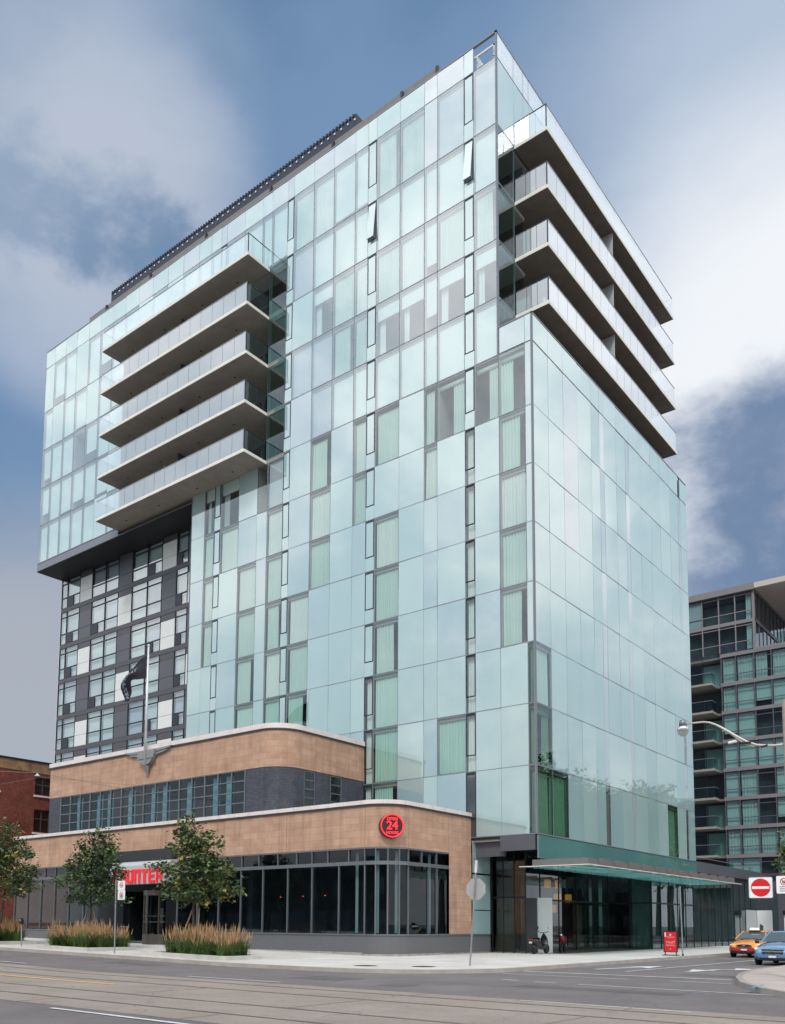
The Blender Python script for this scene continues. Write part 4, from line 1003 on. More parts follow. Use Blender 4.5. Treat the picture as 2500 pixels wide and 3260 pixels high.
# black entrance bay drops lower than the stone: cover strip above it stays stone
ds.box(-4.30, -4.0, -2.18, -0.02, 1.04, 5.28); ds.box(-4.3, -4.001, -2.18, -2.17, 1.04, 5.3)
ds.build('stone_wall', M['stone'], diner)
jn = MB()
for (x, y) in ((-5.55, -7.262), (-10.9, -7.262), (-16.4, -7.262), (-31, -7.262)): jn.box(x - .012, x + .012, y - .001, y + .01, 5.3, 7.28)
jn.box(-4.03, -4.019, -5.74, -5.72, 5.3, 7.28); jn.box(-4.03, -4.019, -2.19, -2.17, 5.3, 7.28)
jn.build('expansion_joint', mat('joint_brown', (.18, .11, .08), .9), diner)
gt = MB(); gt.extrude_path(LOW, 7.30, 7.37, -0.3, 0.07); gt.extrude_path(LOW, 7.37, 7.40, -0.3, 0.03); gt.build('gutter', M['gutter'], diner)
cp = MB(); cp.extrude_path(LOW, 7.40, 7.60, -0.45, 0.06); cp.build('coping', M['coping'], diner)
# thin vertical joints of the coping
cj = MB(); Ltot = 0
for (a, b_) in zip(LOW, LOW[1:]):
    a = Vector(a); b_ = Vector(b_); L = (b_ - a).length; t = (b_ - a) / L; nr = Vector((t.y, -t.x)); s0 = (-Ltot) % 1.15
    while s0 < L:
        p = a + t * s0 + nr * .062
        cj.obox((p.x, p.y, 7.5), (t.x * .006, t.y * .006, 0), (nr.x * .003, nr.y * .003, 0), (0, 0, .10)); s0 += 1.15
    Ltot += L
cj.build('coping_joint', M['granite_foot'], diner)
rf = MB(); rf.face([(x, y, 7.35) for x, y in LOW]); rf.build('roof', M['granite_foot'], diner)
bs = MB(); bs.extrude_path([(-19.8, -7.26)] + LOWE[16:], 0.10, 0.98, -0.3, 0.05); bs.extrude_path(LOWE[:16] + [(-27.6, -7.26)], 0.10, 0.98, -0.3, 0.05); bs.build('granite_base', M['granite'], diner)
ft = MB(); ft.extrude_path(LOW[16:-1] + [(-4.02, -3.0)], -0.1, 0.10, -0.3, 0.12); ft.box(-4.3, -4.0, -3.0, 1.86, -.1, .10); ft.extrude_path([(-19.8, -7.26), (-5.6, -7.26)], -0.1, 0.16, -.3, .10); ft.build('footing', M['granite_foot'], diner)
si = MB(); si.extrude_path([(-19.8, -7.26)] + LOW[16:-1] + [(-4.02, 1.86)], 0.98, 1.05, -0.25, 0.09); si.extrude_path(LOW[:16] + [(-27.6, -7.26)], 0.98, 1.05, -0.25, 0.09)
si.extrude_path([(-19.8, -7.26)] + LOW[16:-1] + [(-4.02, -2.2)], 5.20, 5.27, -0.2, 0.03); si.extrude_path(LOW[:16] + [(-27.6, -7.26)], 5.2, 5.27, -0.2, 0.03)
si.extrude_path([(-19.8, -7.26)] + LOW[16:-1] + [(-4.02, -2.2)], 4.42, 4.60, -0.12, 0.03); si.extrude_path(LOW[:16] + [(-27.6, -7.26)], 4.42, 4.60, -0.12, 0.03)
si.build('transom_band', M['alu'], diner)
# window bays: each pane between mullions is a window
def bay(p, q, z0, z1, name='window', mw=.05):
    p = Vector(p); q = Vector(q); d = q - p; L = d.length; t = d / L; nr = Vector((t.y, -t.x))
    g = MB(); o = p - nr * .06; e = q - nr * .06
    g.face([(o.x, o.y, z0), (e.x, e.y, z0), (e.x, e.y, z1), (o.x, o.y, z1)])
    w = g.build(name, M['glass_dark'], diner, fixn=False)
    f = MB(); c_ = p - nr * .04
    f.obox((c_.x, c_.y, (z0 + z1) / 2), (t.x * mw / 2, t.y * mw / 2, 0), (nr.x * .06, nr.y * .06, 0), (0, 0, (z1 - z0) / 2)); f.build('mullion', M['alu'], w)
mainx = [-19.75, -17.95, -16.15, -14.34, -12.62, -10.77, -9.04, -7.22, -5.55]
for a, b_ in zip(mainx, mainx[1:]): bay((a, -7.26), (b_, -7.26), 1.05, 4.42)
smx = [-19.75, -18.3, -16.9, -15.6, -14.3, -12.95, -11.52, -10.14, -9.05, -7.97, -6.58, -5.55]
for a, b_ in zip(smx, smx[1:]): bay((a, -7.26), (b_, -7.26), 4.60, 5.20, 'transom_light')
ap = arc_pts(-5.55, -5.73, 1.53, 270, 360, 4)
for a, b_ in zip(ap, ap[1:]): bay(a, b_, 1.05, 4.42, mw=.06); bay(a, b_, 4.60, 5.20, 'transom_light')
for a, b_ in ((-5.73, -4.0), (-4.0, -3.27), (-3.27, -2.2)): bay((-4.02, a), (-4.02, b_), 1.05, 4.42)
for a, b_ in ((-5.73, -4.6), (-4.6, -3.3), (-3.3, -2.2)): bay((-4.02, a), (-4.02, b_), 4.60, 5.20, 'transom_light')
lx = [-37.8, -36.1, -34.4, -32.7, -31.0, -29.3, -27.6]
for a, b_ in zip(lx, lx[1:]): bay((a, -7.26), (b_, -7.26), 1.05, 4.42)
sx = [-37.8 + 1.27 * k for k in range(9)]
for a, b_ in zip(sx, sx[1:]): bay((a, -7.26), (b_, -7.26), 4.60, 5.20, 'transom_light')
inn = MB(); inn.box(-39.2, -8.2, -2.0, -1.9, 0.2, 5.2); inn.box(-8.2, -8.1, -2.0, 0, 0.2, 5.2); inn.box(-37.6, -5.6, -7.0, -0.2, 5.20, 5.27); inn.box(-5.6, -4.3, -5.6, -0.2, 5.20, 5.27); inn.box(-37.6, -5.6, -6.9, -.2, 0.3, .4); inn.box(-5.6, -4.3, -5.6, -.2, .3, .4); inn.box(-8.2, -4.3, -0.3, -0.2, .3, 5.2)
for x in (-12, -17, -30): inn.box(x, x + .4, -4.2, -3.8, .4, 5.2)
for k in range(9): inn.box(-18 + k * 1.4, -17.2 + k * 1.4, -5.6, -4.9, 1.0, 1.15); 
inn.build('interior', M['room'], diner)
dc = MB()
for (a, b_) in (((-5.2, -6.9), (-5.0, -6.85)), ((-4.5, -6.2), (-4.4, -6.05)), ((-6.5, -6.8), (-6.35, -6.8)), ((-4.35, -3.6), (-4.35, -3.4))):
    dc.box(a[0], b_[0] + .02, a[1], b_[1] + .02, 1.1, 5.1)
dc.build('curtain', M['curtain_w'], diner)
# black granite entrance
bg_ = MB(); bg_.box(-27.6, -24.9, -7.28, -6.9, 0.3, 5.96); bg_.box(-20.75, -19.8, -7.28, -6.9, 0.25, 5.96); bg_.box(-24.9, -20.75, -7.28, -6.9, 3.45, 5.96); bg_.box(-24.9, -24.8, -6.9, -5.2, .3, 3.45); bg_.box(-24.9, -22.9, -5.4, -5.2, .3, 3.45)
for x in (-26.6, -25.2, -23.8, -22.4, -21.0): bg_.box(x, x + .01, -7.285, -7.28, 5.3, 5.96)
bg_.build('entrance_surround', M['black_gr'], diner)
rd = MB(); c0 = (-21.85, -6.75, 0)
for a in range(0, 360, 45):
    x, y = c0[0] + 1.0 * math.cos(math.radians(a)), c0[1] + 1.0 * math.sin(math.radians(a)); rd.box(x - .04, x + .04, y - .04, y + .04, .30, 3.25)
rd.lathe(c0, [(1.06, 3.15), (1.08, 3.15), (1.08, 3.45), (.0, 3.45)], 24); rd.lathe(c0, [(1.05, .26), (1.07, .26), (1.07, .85), (1.04, .85)], 24); rd.lathe(c0, [(1.04, 1.55), (1.075, 1.55), (1.075, 1.60), (1.04, 1.60)], 24); rd.lathe(c0, [(1.04, 1.9), (1.075, 1.9), (1.075, 1.94), (1.04, 1.94)], 24)
ro = rd.build('revolving_door', mat('door_bronze', (.12, .105, .09), .35, .7), diner)
g = MB(); g.lathe(c0, [(1.0, .85), (1.0, 3.15)], 24); g.box(c0[0] - .95, c0[0] + .95, c0[1] - .01, c0[1] + .01, .3, 3.1); g.build('door_glass', M['glass_dark'], ro, fixn=False)
# sign over the entrance
sg = MB(); sg.prism([(-7.28, 3.84), (-8.0, 3.84), (-8.0, 4.95), (-7.9, 5.12), (-7.7, 5.22), (-7.28, 5.26)], 'x', -25.55, -19.67)
sgo = thing('entrance_sign', 'white box sign with big red block letters over the diner door', 'sign')
sg.build('sign_box', mat('sign_box_enamel', (0.42, 0.43, 0.46), .4), sgo)
LT = {  # narrow strokes so the counters stay open
}
def _thin(d):
    return {k: [(a if a < .5 else a + .06, b_, (c_ - .06 if c_ < .3 else c_), d_) for (a, b_, c_, d_) in v] for k, v in d.items()}
LT = {  # stroke rectangles in a 1 x 1.25 cell
 'C': [(0, 0, .28, 1.25), (.28, 0, .8, .24), (.28, 1.01, .8, 1.25)],
 'O': [(0, 0, .28, 1.25), (.52, 0, .8, 1.25), (.28, 0, .52, .24), (.28, 1.01, .52, 1.25)],
 'U': [(0, 0, .28, 1.25), (.52, 0, .8, 1.25), (.28, 0, .52, .24)],
 'N': [(0, 0, .28, 1.25), (.52, 0, .8, 1.25), (.28, 1.01, .52, 1.25)],
 'T': [(.26, 0, .54, 1.01), (0, 1.01, .8, 1.25)],
 'E': [(0, 0, .28, 1.25), (.28, 0, .8, .22), (.28, 1.03, .8, 1.25), (.28, .52, .7, .73)],
 'R': [(0, 0, .28, 1.25), (.28, 1.03, .74, 1.25), (.52, .62, .8, 1.03), (.28, .48, .74, .68), (.52, 0, .8, .48)]}
LT = _thin(LT)
x = -24.95
for ch in 'COUNTER':
    mb = MB()
    for (a, b_, c_, d) in LT[ch]: mb.box(x + a * .72, x + c_ * .72, -8.09, -8.02, 3.90 + b_ * .66, 3.90 + d * .66)
    mb.build('letter', M['letter_red'], sgo, bevel=.012); x += .70
# upper storey
UP = [(-34.1, 2.4), (-34.1, -7.1)] + arc_pts(-13.2, -5.5, 1.6, 270, 360) + [(-11.6, 0.0)]
us = MB(); us.extrude_path(UP, 10.08, 12.12, -0.3, 0.0); us.build('stone_wall', M['stone'], diner)
us = MB(); us.extrude_path(UP, 12.12, 12.22, -0.3, 0.06); us.build('gutter', M['gutter'], diner)
us = MB(); us.extrude_path(UP, 12.22, 12.50, -0.45, 0.05); us.build('coping', M['coping'], diner)
rf = MB(); rf.face([(x, y, 12.2) for x, y in UP]); rf.build('roof', M['granite_foot'], diner)
ub = MB(); ub.extrude_path([(-34.1, 2.4), (-34.1, -7.1), (-32.7, -7.1)], 7.3, 10.08, -.3, -.02)
ub.build('brick_wall', M['gbrick'], diner); ub = MB()
ub.extrude_path([(-14.3, -7.1)] + arc_pts(-13.2, -5.5, 1.6, 270, 360) + [(-11.6, -5.25)], 7.3, 10.08, -.3, -.02)
ub.box(-11.9, -11.62, -5.25, 0, 7.3, 8.0); ub.box(-11.9, -11.62, -4.35, -3.05, 8.0, 10.08); ub.box(-11.9, -11.62, -2.05, 0, 8.0, 10.08)
ub.build('brick_wall', M['gbrick'], diner)
wx = [-32.64 + 18.33 * k / 16 for k in range(17)]; wz = [7.62, 8.22, 8.84, 9.46, 10.06]
for k in range(16):
    fr = MB(); x0, x1 = wx[k], wx[k + 1]
    fr.box(x0 - .04, x0 + .04, -7.12, -6.98, 7.6, 10.08)
    if k == 15: fr.box(x1 - .08, x1, -7.12, -6.98, 7.6, 10.08)
    for z in wz: fr.box(x0 + .04, x1 - .04, -7.10, -7.0, z - .03, z + .03)
    w = fr.build('strip_window', M['alu'], diner)
    g = MB()
    for j in range(4):
        t = rp.uniform(-.006, .006); g.face([(x0 + .04, -7.05, wz[j] + .03 ), (x1 - .04, -7.05 + t, wz[j] + .03), (x1 - .04, -7.05 + t, wz[j + 1] - .03), (x0 + .04, -7.05, wz[j + 1] - .03)])
    g.build('pane', M['glass_strip'], w, fixn=False)
cu = MB()
for k in range(16):
    if k % 5 in (1, 3, 4): join(cu, curtain_mesh(('F', -7.1), wx[k] + .3, wx[k + 1] - .15, 7.7, 9.9, .35, k))
cu.build('curtain', M['blind_g'], diner, smooth=True, fixn=False)
b = MB(); b.box(-33.9, -13, -5.4, -5.3, 7.4, 12); b.box(-12.9, -12.8, -5.3, 0, 7.4, 12); b.box(-33.9, -13.3, -6.8, -.2, 10.1, 10.2); b.box(-13.3, -12, -5.4, -.2, 10.1, 10.2); b.build('interior', M['room'], diner)
for (a, b_) in ((-5.25, -4.35), (-3.05, -2.05)):
    fr = MB(); 
    for z in (8.05, 8.52, 9.0, 9.5, 10.0): fr.box(-11.68, -11.60, a, b_, z - .025, z + .025)
    for y in (a, b_ - .05): fr.box(-11.68, -11.60, y, y + .05, 8.0, 10.05)
    w = fr.build('window', M['alu'], diner); g = MB(); g.face([(-11.64, a + .05, 8.03), (-11.64, b_ - .05, 8.03), (-11.64, b_ - .05, 10.03), (-11.64, a + .05, 10.03)]); g.build('pane', M['glass_teal'], w, fixn=False)
# round neon sign on the rounded corner
ns = thing('neon_sign', 'round red neon sign reading OPEN 24 HOURS on the rounded stone corner', 'sign')
ang = math.radians(-40); dr = Vector((math.cos(ang), math.sin(ang), 0)); 
cc = Vector((-5.55, -5.73, 6.28)) + dr * 1.72; tx = Vector((-math.sin(ang), math.cos(ang), 0))
def NS(u, v, w): p = cc + tx * u + Vector((0, 0, 1)) * v + dr * w; return (p.x, p.y, p.z)
bk = MB(); n = 36
for (ra, wa, rb, wb) in ((.0, .12, .58, .12), (.58, .12, .60, .10), (.60, .10, .60, -.28)):
    for k in range(n):
        t0, t1 = 2 * math.pi * k / n, 2 * math.pi * (k + 1) / n
        q = [NS(ra * math.cos(t0), ra * math.sin(t0), wa), NS(rb * math.cos(t0), rb * math.sin(t0), wb), NS(rb * math.cos(t1), rb * math.sin(t1), wb), NS(ra * math.cos(t1), ra * math.sin(t1), wa)]
        bk.face(q if ra else q[:3] )
bk.build('sign_face', M['neon_back'], ns)
rg_ = MB()
for rr in (.545,): 
    pts_ = [NS(rr * math.cos(2 * math.pi * k / 40), rr * math.sin(2 * math.pi * k / 40), .15) for k in range(41)]; rg_.tube(pts_, .035, 8)
rg_.build('neon_ring', M['neon_red'], ns, smooth=True)
for (tx_, sz, dy, sp) in (('OPEN', .20, .33, 1.05), ('24', .58, .0, 1.0), ('HOURS', .185, -.345, 1.0)):
    t = text_mb(tx_, sz, .02, sp, .012 if tx_ == '24' else .006); place(t, lambda x, y, z: NS(x, y + dy, .15 + z)); t.build('neon_text', M['neon_red'], ns, fixn=False)
# ------------------------------------------------------------------ flagpole with its flag on the upper parapet
fp = thing('flagpole', 'slender white flagpole rising from a winged stone relief on the diner parapet', 'flagpole')
p = MB(); p.cyl((-23.0, -7.45, 11.2), (-23.0, -7.45, 18.7), .085, .055, 14); p.ball((-23.0, -7.45, 18.78), .09, 10); p.build('pole', M['pole'], fp, smooth=True)
rl = MB(); rl.prism([(-23.85, 12.15), (-22.15, 12.15), (-22.2, 11.8), (-22.45, 11.45), (-22.8, 11.25), (-23.2, 11.25), (-23.6, 11.45), (-23.8, 11.8)], 'y', -7.42, -7.08)
rl.cyl((-23.0, -7.28, 11.2), (-23.0, -7.2, 10.6), .22, .05, 12)
for s_ in (-1, 1):
    rl.prism([(-23.0 + s_ * .8, 12.0), (-23.0 + s_ * 2.1, 12.12), (-23.0 + s_ * 2.3, 12.22), (-23.0 + s_ * .8, 12.18)], 'y', -7.30, -7.08)
    rl.prism([(-23.0 + s_ * .8, 11.82), (-23.0 + s_ * 1.7, 11.96), (-23.0 + s_ * 1.95, 12.08), (-23.0 + s_ * .8, 11.97)], 'y', -7.26, -7.08)
rl.box(-23.85, -22.15, -7.46, -7.40, 11.62, 11.68); rl.build('relief', M['relief'], fp)
upc = [Vector(q) for q in ((-23.12, 18.22), (-24.15, 17.95), (-25.05, 17.40), (-25.70, 16.78), (-25.78, 16.25), (-25.32, 15.55))]
loc_ = [Vector(q) for q in ((-23.12, 16.72), (-24.0, 16.80), (-24.62, 16.82), (-24.74, 16.4), (-24.72, 15.9), (-24.66, 15.45))]
def cr(P, t):
    n = len(P) - 1; k = min(int(t * n), n - 1); f = t * n - k
    p0, p1, p2, p3 = P[max(k - 1, 0)], P[k], P[k + 1], P[min(k + 2, n)]
    return 0.5 * ((2 * p1) + (p2 - p0) * f + (2 * p0 - 5 * p1 + 4 * p2 - p3) * f * f + (3 * p1 - p0 - 3 * p2 + p3) * f ** 3)
def flag_pt(s_, t_, off=0):
    a = cr(upc, s_); b_ = cr(loc_, s_); q = a.lerp(b_, t_); return (q.x, -7.45 + .22 * math.sin(s_ * 9 + t_ * 1.5) * s_ + .10 * math.sin(t_ * 7 + s_ * 4) * min(1, s_ * 3) - off, q.y)
fm = MB(); NS_, NT = 26, 12
fm.v = [flag_pt(i / NS_, j / NT) for i in range(NS_ + 1) for j in range(NT + 1)]
for i in range(NS_):
    for j in range(NT): a = i * (NT + 1) + j; fm.f.append((a, a + 1, a + NT + 2, a + NT + 1)); fm.m.append(0)
fo = fm.build('flag', M['flag'], None, smooth=True, fixn=False); tag(fo, 'black flag with faint pale lettering drooping from the white flagpole', 'flag')
t = text_mb('THOMPSON', .46, .0, 1.0); place(t, lambda x, y, z: flag_pt(min(.99, max(.02, .55 + x / 3.6)), min(.95, max(.05, .45 - y / 1.5)), .02)); t.build('flag_print', M['flag_txt'], fo, fixn=False)
# pendant lamps inside the diner
for (x, y, z, l) in ((-12.9, -5.6, 3.0, 'red pendant glow in the diner, leftmost of four behind the long window'), (-11.2, -5.6, 3.02, 'red pendant glow in the diner, second of four from the left'), (-9.6, -5.6, 3.04, 'red pendant glow in the diner, third of four from the left'), (-7.6, -5.4, 3.05, 'red pendant glow in the diner, nearest the rounded corner')):
    tl = thing('pendant_lamp', l, 'lamp', 'pendant lamps in the diner')
    q = MB(); q.cyl((x, y, z), (x, y, 5.2), .008, n=5); q.lathe((x, y, z), [(.03, .12), (.11, .0)], 12); q.build('shade', M['dark'], tl)
    q = MB(); q.ball((x, y, z + .01), .045, 8); q.build('bulb', M['lamp_red'], tl)
# ------------------------------------------------------------------ red brick building at the left
bb = thing('red_brick_building', 'old red brick walk-up with weathered cornice beyond the left end of the diner', 'building')
BX = -52.0
w = MB()
ys = [(-7.0, -3.0), (-1.25, 2.15), (3.75, 14)]
w.box(-80, BX, 3.75, 30, 0, 16.0); w.box(-80, BX, -1.25, 2.15, 0, 16.0); w.box(-80, BX, -12, -3.0, 0, 16.0)
for (a, b_) in ((-3.0, -1.25), (2.15, 3.75)):
    w.box(-80, BX, a, b_, 14.65, 16.0); w.box(-80, BX, a, b_, 11.7, 13.0); w.box(-80, BX, a, b_, 0, 9.6); w.box(-80, BX - .3, a, b_, 13.0, 14.65); w.box(-80, BX - .3, a, b_, 9.6, 11.7)
w.build('wall', M['rbrick'], bb)
w = MB(); w.box(-80, BX + .05, -12.05, 30, 15.05, 15.95); w.box(-80, BX + .12, -12.1, 30, 15.95, 16.12, 1); w.build('cornice', [M['cornice'], M['dark']], bb)
for (a, b_) in ((-3.0, -1.25), (2.15, 3.75)):
    for (z0, z1) in ((13.0, 14.65), (9.6, 11.7)):
        fr = MB(); mid = (a + b_) / 2
        for y in (a + .03, mid, b_ - .03): fr.box(BX - .2, BX - .12, y - .05, y + .05, z0, z1)
        for z in (z0 + .05, z0 + (z1 - z0) * .6, z1 - .05): fr.box(BX - .2, BX - .13, a, b_, z - .05, z + .05)
        wi = fr.build('window', mat('old_window_frame', (.06, .04, .035), .7), bb); g = MB(); g.face([(BX - .18, a, z0), (BX - .18, b_, z0), (BX - .18, b_, z1), (BX - .18, a, z1)]); g.build('pane', M['glass_dark'], wi, fixn=False)
        s_ = MB(); s_.box(BX - .1, BX + .12, a - .12, b_ + .12, z0 - .16, z0 - .005); s_.build('sill', M['coping'], wi)
# ------------------------------------------------------------------ far glass apartment block at the right
cd = thing('glass_apartment_block', 'mid-rise teal glass apartment block with grey floor bands behind the hotel', 'building')
CY = 60.0; CF_ = ('F', CY)
flo = [6.1, 9.35, 12.55, 15.78, 19.05, 22.3, 25.6, 28.8, 32.15]
cx = [-12.2, -10.3, -8.5, -6.92, -4.95, -3.15, -1.3, 0.6, 2.4, 4.2, 6.0]
core = MB(); core.box(-8.5, 12, CY + 1.0, CY + 20, 0, 32.3); core.box(-16, -8.5, CY + 2.4, CY + 20, 0, 32.3); core.box(-16, -4.9, CY + 1, CY + 20, 32.3, 39.0); core.build('interior', M['room'], cd)
bd = MB(); rc_ = random.Random(21)
for z in flo: bd.box(-8.6, 12, CY - .08, CY + 1.0, z - .28, z + .12); bd.box(-16, -8.6, CY + .6, CY + 2.5, z - .2, z + .05)
bd.box(-16, -4.75, CY - .05, CY + 1, 35.45, 35.85); bd.box(-4.95, 12, CY - .1, CY + 14, 32.1, 32.4)
bd.build('floor_band', M['condo_trim'], cd)
for r, z in enumerate(flo[:-1]):
    z1 = flo[r + 1] - .28; z0 = z + .12
    for k in range(2, 10):
        u0, u1 = cx[k], cx[k + 1]; fr = MB()
        fr.box(u0 - .05, u0 + .05, CY - .06, CY + .1, z0, z1)
        for zz in (z0 + .85, z1 - .5): fr.box(u0 + .05, u1 - .05, CY - .03, CY + .05, zz - .04, zz + .04)
        w = fr.build('window', M['condo_frame'], cd)
        g = MB(); t = rp.uniform(-.01, .01); g.face([(u0 + .05, CY, z0), (u1 - .05, CY + t, z0), (u1 - .05, CY + t, z1), (u0 + .05, CY, z1)]); g.build('pane', M['condo_glass'], w, fixn=False)
        x = rc_.random()
        if r in (7, 1) or x < .15: curtain_mesh(CF_, u0 + .1, u1 - (.1 if x < .7 else .5), z0 + .05, z1 - .1, .3, r * 11 + k, .05, .3).build('curtain', M['curtain_w'], w, smooth=True, fixn=False)
        elif not (r == 5 and k in (4, 5, 6)) and not (r == 0 and k == 4) and x < .93:
            c_ = MB(); c_.box(u0 + .08, u1 - .08, CY + .25, CY + .27, z0 + (.05 if x < .7 else .7), z1 - .05); c_.build('blind', M['blind'], w)
    # recessed corner with balcony
    fr = MB(); 
    for x in (-15.8, -13.4, -11.0): fr.box(x - .04, x + .04, CY + 1.55, CY + 1.65, z0, z1)
    w = fr.build('balcony_door', M['condo_frame'], cd); g = MB(); g.face([(-16, CY + 1.6, z0), (-8.6, CY + 1.6, z0), (-8.6, CY + 1.6, z1), (-16, CY + 1.6, z1)]); g.build('pane', M['condo_glass'], w, fixn=False)
    if r % 3: c_ = MB(); c_.box(-11.2, -9.0, CY + 1.8, CY + 1.83, z0, z1 - .2); c_.build('curtain', M['curtain'], w)
    b_ = MB(); b_.box(-16, -9.15, CY - 1.5, CY + .6, z - .22, z + .02); bo = b_.build('balcony', M['slab'], cd)
    gl = MB(); fr = MB(); rail_run(gl, fr, ('F', CY - 1.46), -16, -9.2, z + .02, 1.15, 1.1); rail_run(gl, fr, ('R', -9.2), CY - 1.46, CY, z + .02, 1.15, .8)
    go = gl.build('railing', M['condo_glass'], bo, fixn=False); fr.build('rail', M['galv'], go)
cx2 = [-14.2, -12.4, -10.47, -8.6, -6.8, -4.95]
for (z0, z1) in ((32.4, 35.45), (35.85, 39.0)):
    for k in range(5):
        u0, u1 = cx2[k], cx2[k + 1]; fr = MB(); fr.box(u0 - .06, u0 + .06, CY - .06, CY + .1, z0, z1); fr.box(u0 + .06, u1 - .06, CY - .04, CY + .05, z0 + .95, z0 + 1.03); fr.box(u0 + .06, u1 - .06, CY - .04, CY + .05, z1 - .3, z1 - .22)
        w = fr.build('window', M['condo_trim'], cd); g = MB(); g.face([(u0 + .06, CY, z0), (u1 - .06, CY, z0), (u1 - .06, CY, z1), (u0 + .06, CY, z1)]); g.build('pane', M['condo_glass'], w, fixn=False)
        if k == 1 and z0 > 34: c_ = MB(); c_.box(u0 - 1, u1 - .1, CY + .06, CY + .08, z0 + .05, z1 - .1); c_.build('blind', M['lgrey'], w)
        if k == 4: curtain_mesh(CF_, u1 - .75, u1 - .15, z0 + .1, z1 - .15, .3, 5, .05, .25).build('curtain', M['curtain_w'], w, smooth=True, fixn=False)
ph = MB(); ph.box(-4.95, -4.7, CY - .08, CY + .25, 32.4, 39.0); ph.build('corner_post', M['condo_trim'], cd)
sd = MB(); 
for (z0, z1) in ((32.4, 35.45), (35.85, 39.0)): sd.face([(-4.8, CY + .3, z0), (-4.8, CY + 16, z0), (-4.8, CY + 16, z1), (-4.8, CY + .3, z1)])
w = sd.build('side_glazing', M['glass_dark'], cd, fixn=False); fr = MB(); fr.box(-4.9, -4.7, CY, CY + 16, 35.45, 35.85)
for k in range(10): fr.box(-4.86, -4.74, CY + 1.6 * k + .3, CY + 1.6 * k + .42, 32.4, 39.0)
fr.build('frame', M['condo_frame'], w)
rf = MB(); rf.box(-16, -4.6, CY - .4, CY + 16, 39.02, 39.75); rf.build('roof', M['condo_trim'], cd)
rf = MB(); rf.box(-4.58, 5, CY - .4, CY + 16, 39.1, 39.7); rf.build('roof_overhang', mat('overhang_plaster', (.50, .44, .40), .8), cd)
gl = MB(); fr = MB(); rail_run(gl, fr, ('F', CY - .0), -2.4, 6, 32.5, 1.2, 1.4); go = gl.build('railing', M['condo_glass'], cd, fixn=False); fr.build('rail', M['galv'], go)
# ------------------------------------------------------------------ street things
def sheet_sign(mb, c, ux, w, h, m=0, t=.004, r=.04):
    """rounded rectangular plate, centre c, horizontal unit vector ux"""
    ux = Vector(ux).normalized(); uz = Vector((0, 0, 1)); nn = Vector((ux.y, -ux.x, 0)); c = Vector(c)
    pts_ = []
    for (sx, sz, a0) in ((1, 1, 0), (-1, 1, 90), (-1, -1, 180), (1, -1, 270)):
        for k in range(4):
            a = math.radians(a0 + 30 * k); pts_.append((sx * (w / 2 - r) + r * math.cos(a), sz * (h / 2 - r) + r * math.sin(a)))
    f = [c + ux * u + uz * v + nn * t for u, v in pts_]; b = [c + ux * u + uz * v - nn * t for u, v in pts_]
    mb.face(f, m); mb.face(list(reversed(b)), m); n = len(f)
    for k in range(n): mb.face([f[k], b[k], b[(k + 1) % n], f[(k + 1) % n]], m)
def ring(mb, c, ux, r0, r1, off, m=0, n=28, a0=0, a1=360):
    ux = Vector(ux).normalized(); uz = Vector((0, 0, 1)); nn = Vector((ux.y, -ux.x, 0)); c = Vector(c) + nn * off
    for k in range(n):
        t0, t1 = math.radians(a0 + (a1 - a0) * k / n), math.radians(a0 + (a1 - a0) * (k + 1) / n)
        P = lambda r, t: c + ux * r * math.cos(t) + uz * r * math.sin(t)
        if r0 <= 0: mb.face([P(r1, t0), P(r1, t1), c], m)
        else: mb.face([P(r0, t0), P(r1, t0), P(r1, t1), P(r0, t1)], m)
def bar(mb, c, ux, u0, v0, u1, v1, w, off, m=0):
    ux = Vector(ux).normalized(); uz = Vector((0, 0, 1)); nn = Vector((ux.y, -ux.x, 0)); c = Vector(c) + nn * off
    a = Vector((u0, v0)); b = Vector((u1, v1)); t = (b - a).normalized(); n_ = Vector((-t.y, t.x)) * w / 2
    mb.face([c + ux * p.x + uz * p.y for p in (a - n_, b - n_, b + n_, a + n_)], m)
FACE = Vector((CR.x, CR.y, 0)).normalized()      # plates that happen to be turned square to the crossing
# stop sign seen from behind
st = thing('stop_sign', 'bare grey back of an octagonal stop sign on a leaning steel post at the corner', 'road sign')
A_ = Vector((3.66, -12.24, 0)); B_ = Vector((3.96, -12.24, 3.95)); dP = (B_ - A_).normalized()
p = MB(); p.cyl(A_, A_ + dP * 3.5, .032, n=10); p.build('post', M['galv'], st, smooth=False)
p = MB(); p.cyl(A_ + dP * 3.5, B_, .05, n=12); p.build('post_cap', M['coping'], st)
c_ = A_ + dP * 2.88 + Vector((.03, 0, 0)); ux = Vector((1, 0.1, 0)).normalized(); uz = (dP - ux * dP.dot(ux)).normalized(); nn = ux.cross(uz)
o_ = [c_ + ux * .43 * math.cos(math.radians(22.5 + 45 * k)) + uz * .43 * math.sin(math.radians(22.5 + 45 * k)) + nn * -.045 for k in range(8)]
i_ = [q + nn * -.008 for q in o_]
p = MB(); p.face(o_, 0); p.face(list(reversed(i_)), 1)
for k in range(8): p.face([o_[k], i_[k], i_[(k + 1) % 8], o_[(k + 1) % 8]], 0)
p.build('plate', [mat('sign_back_aluminium', (.40, .38, .38), .5, .3, var=.06), M['sign_red']], st, fixn=False)
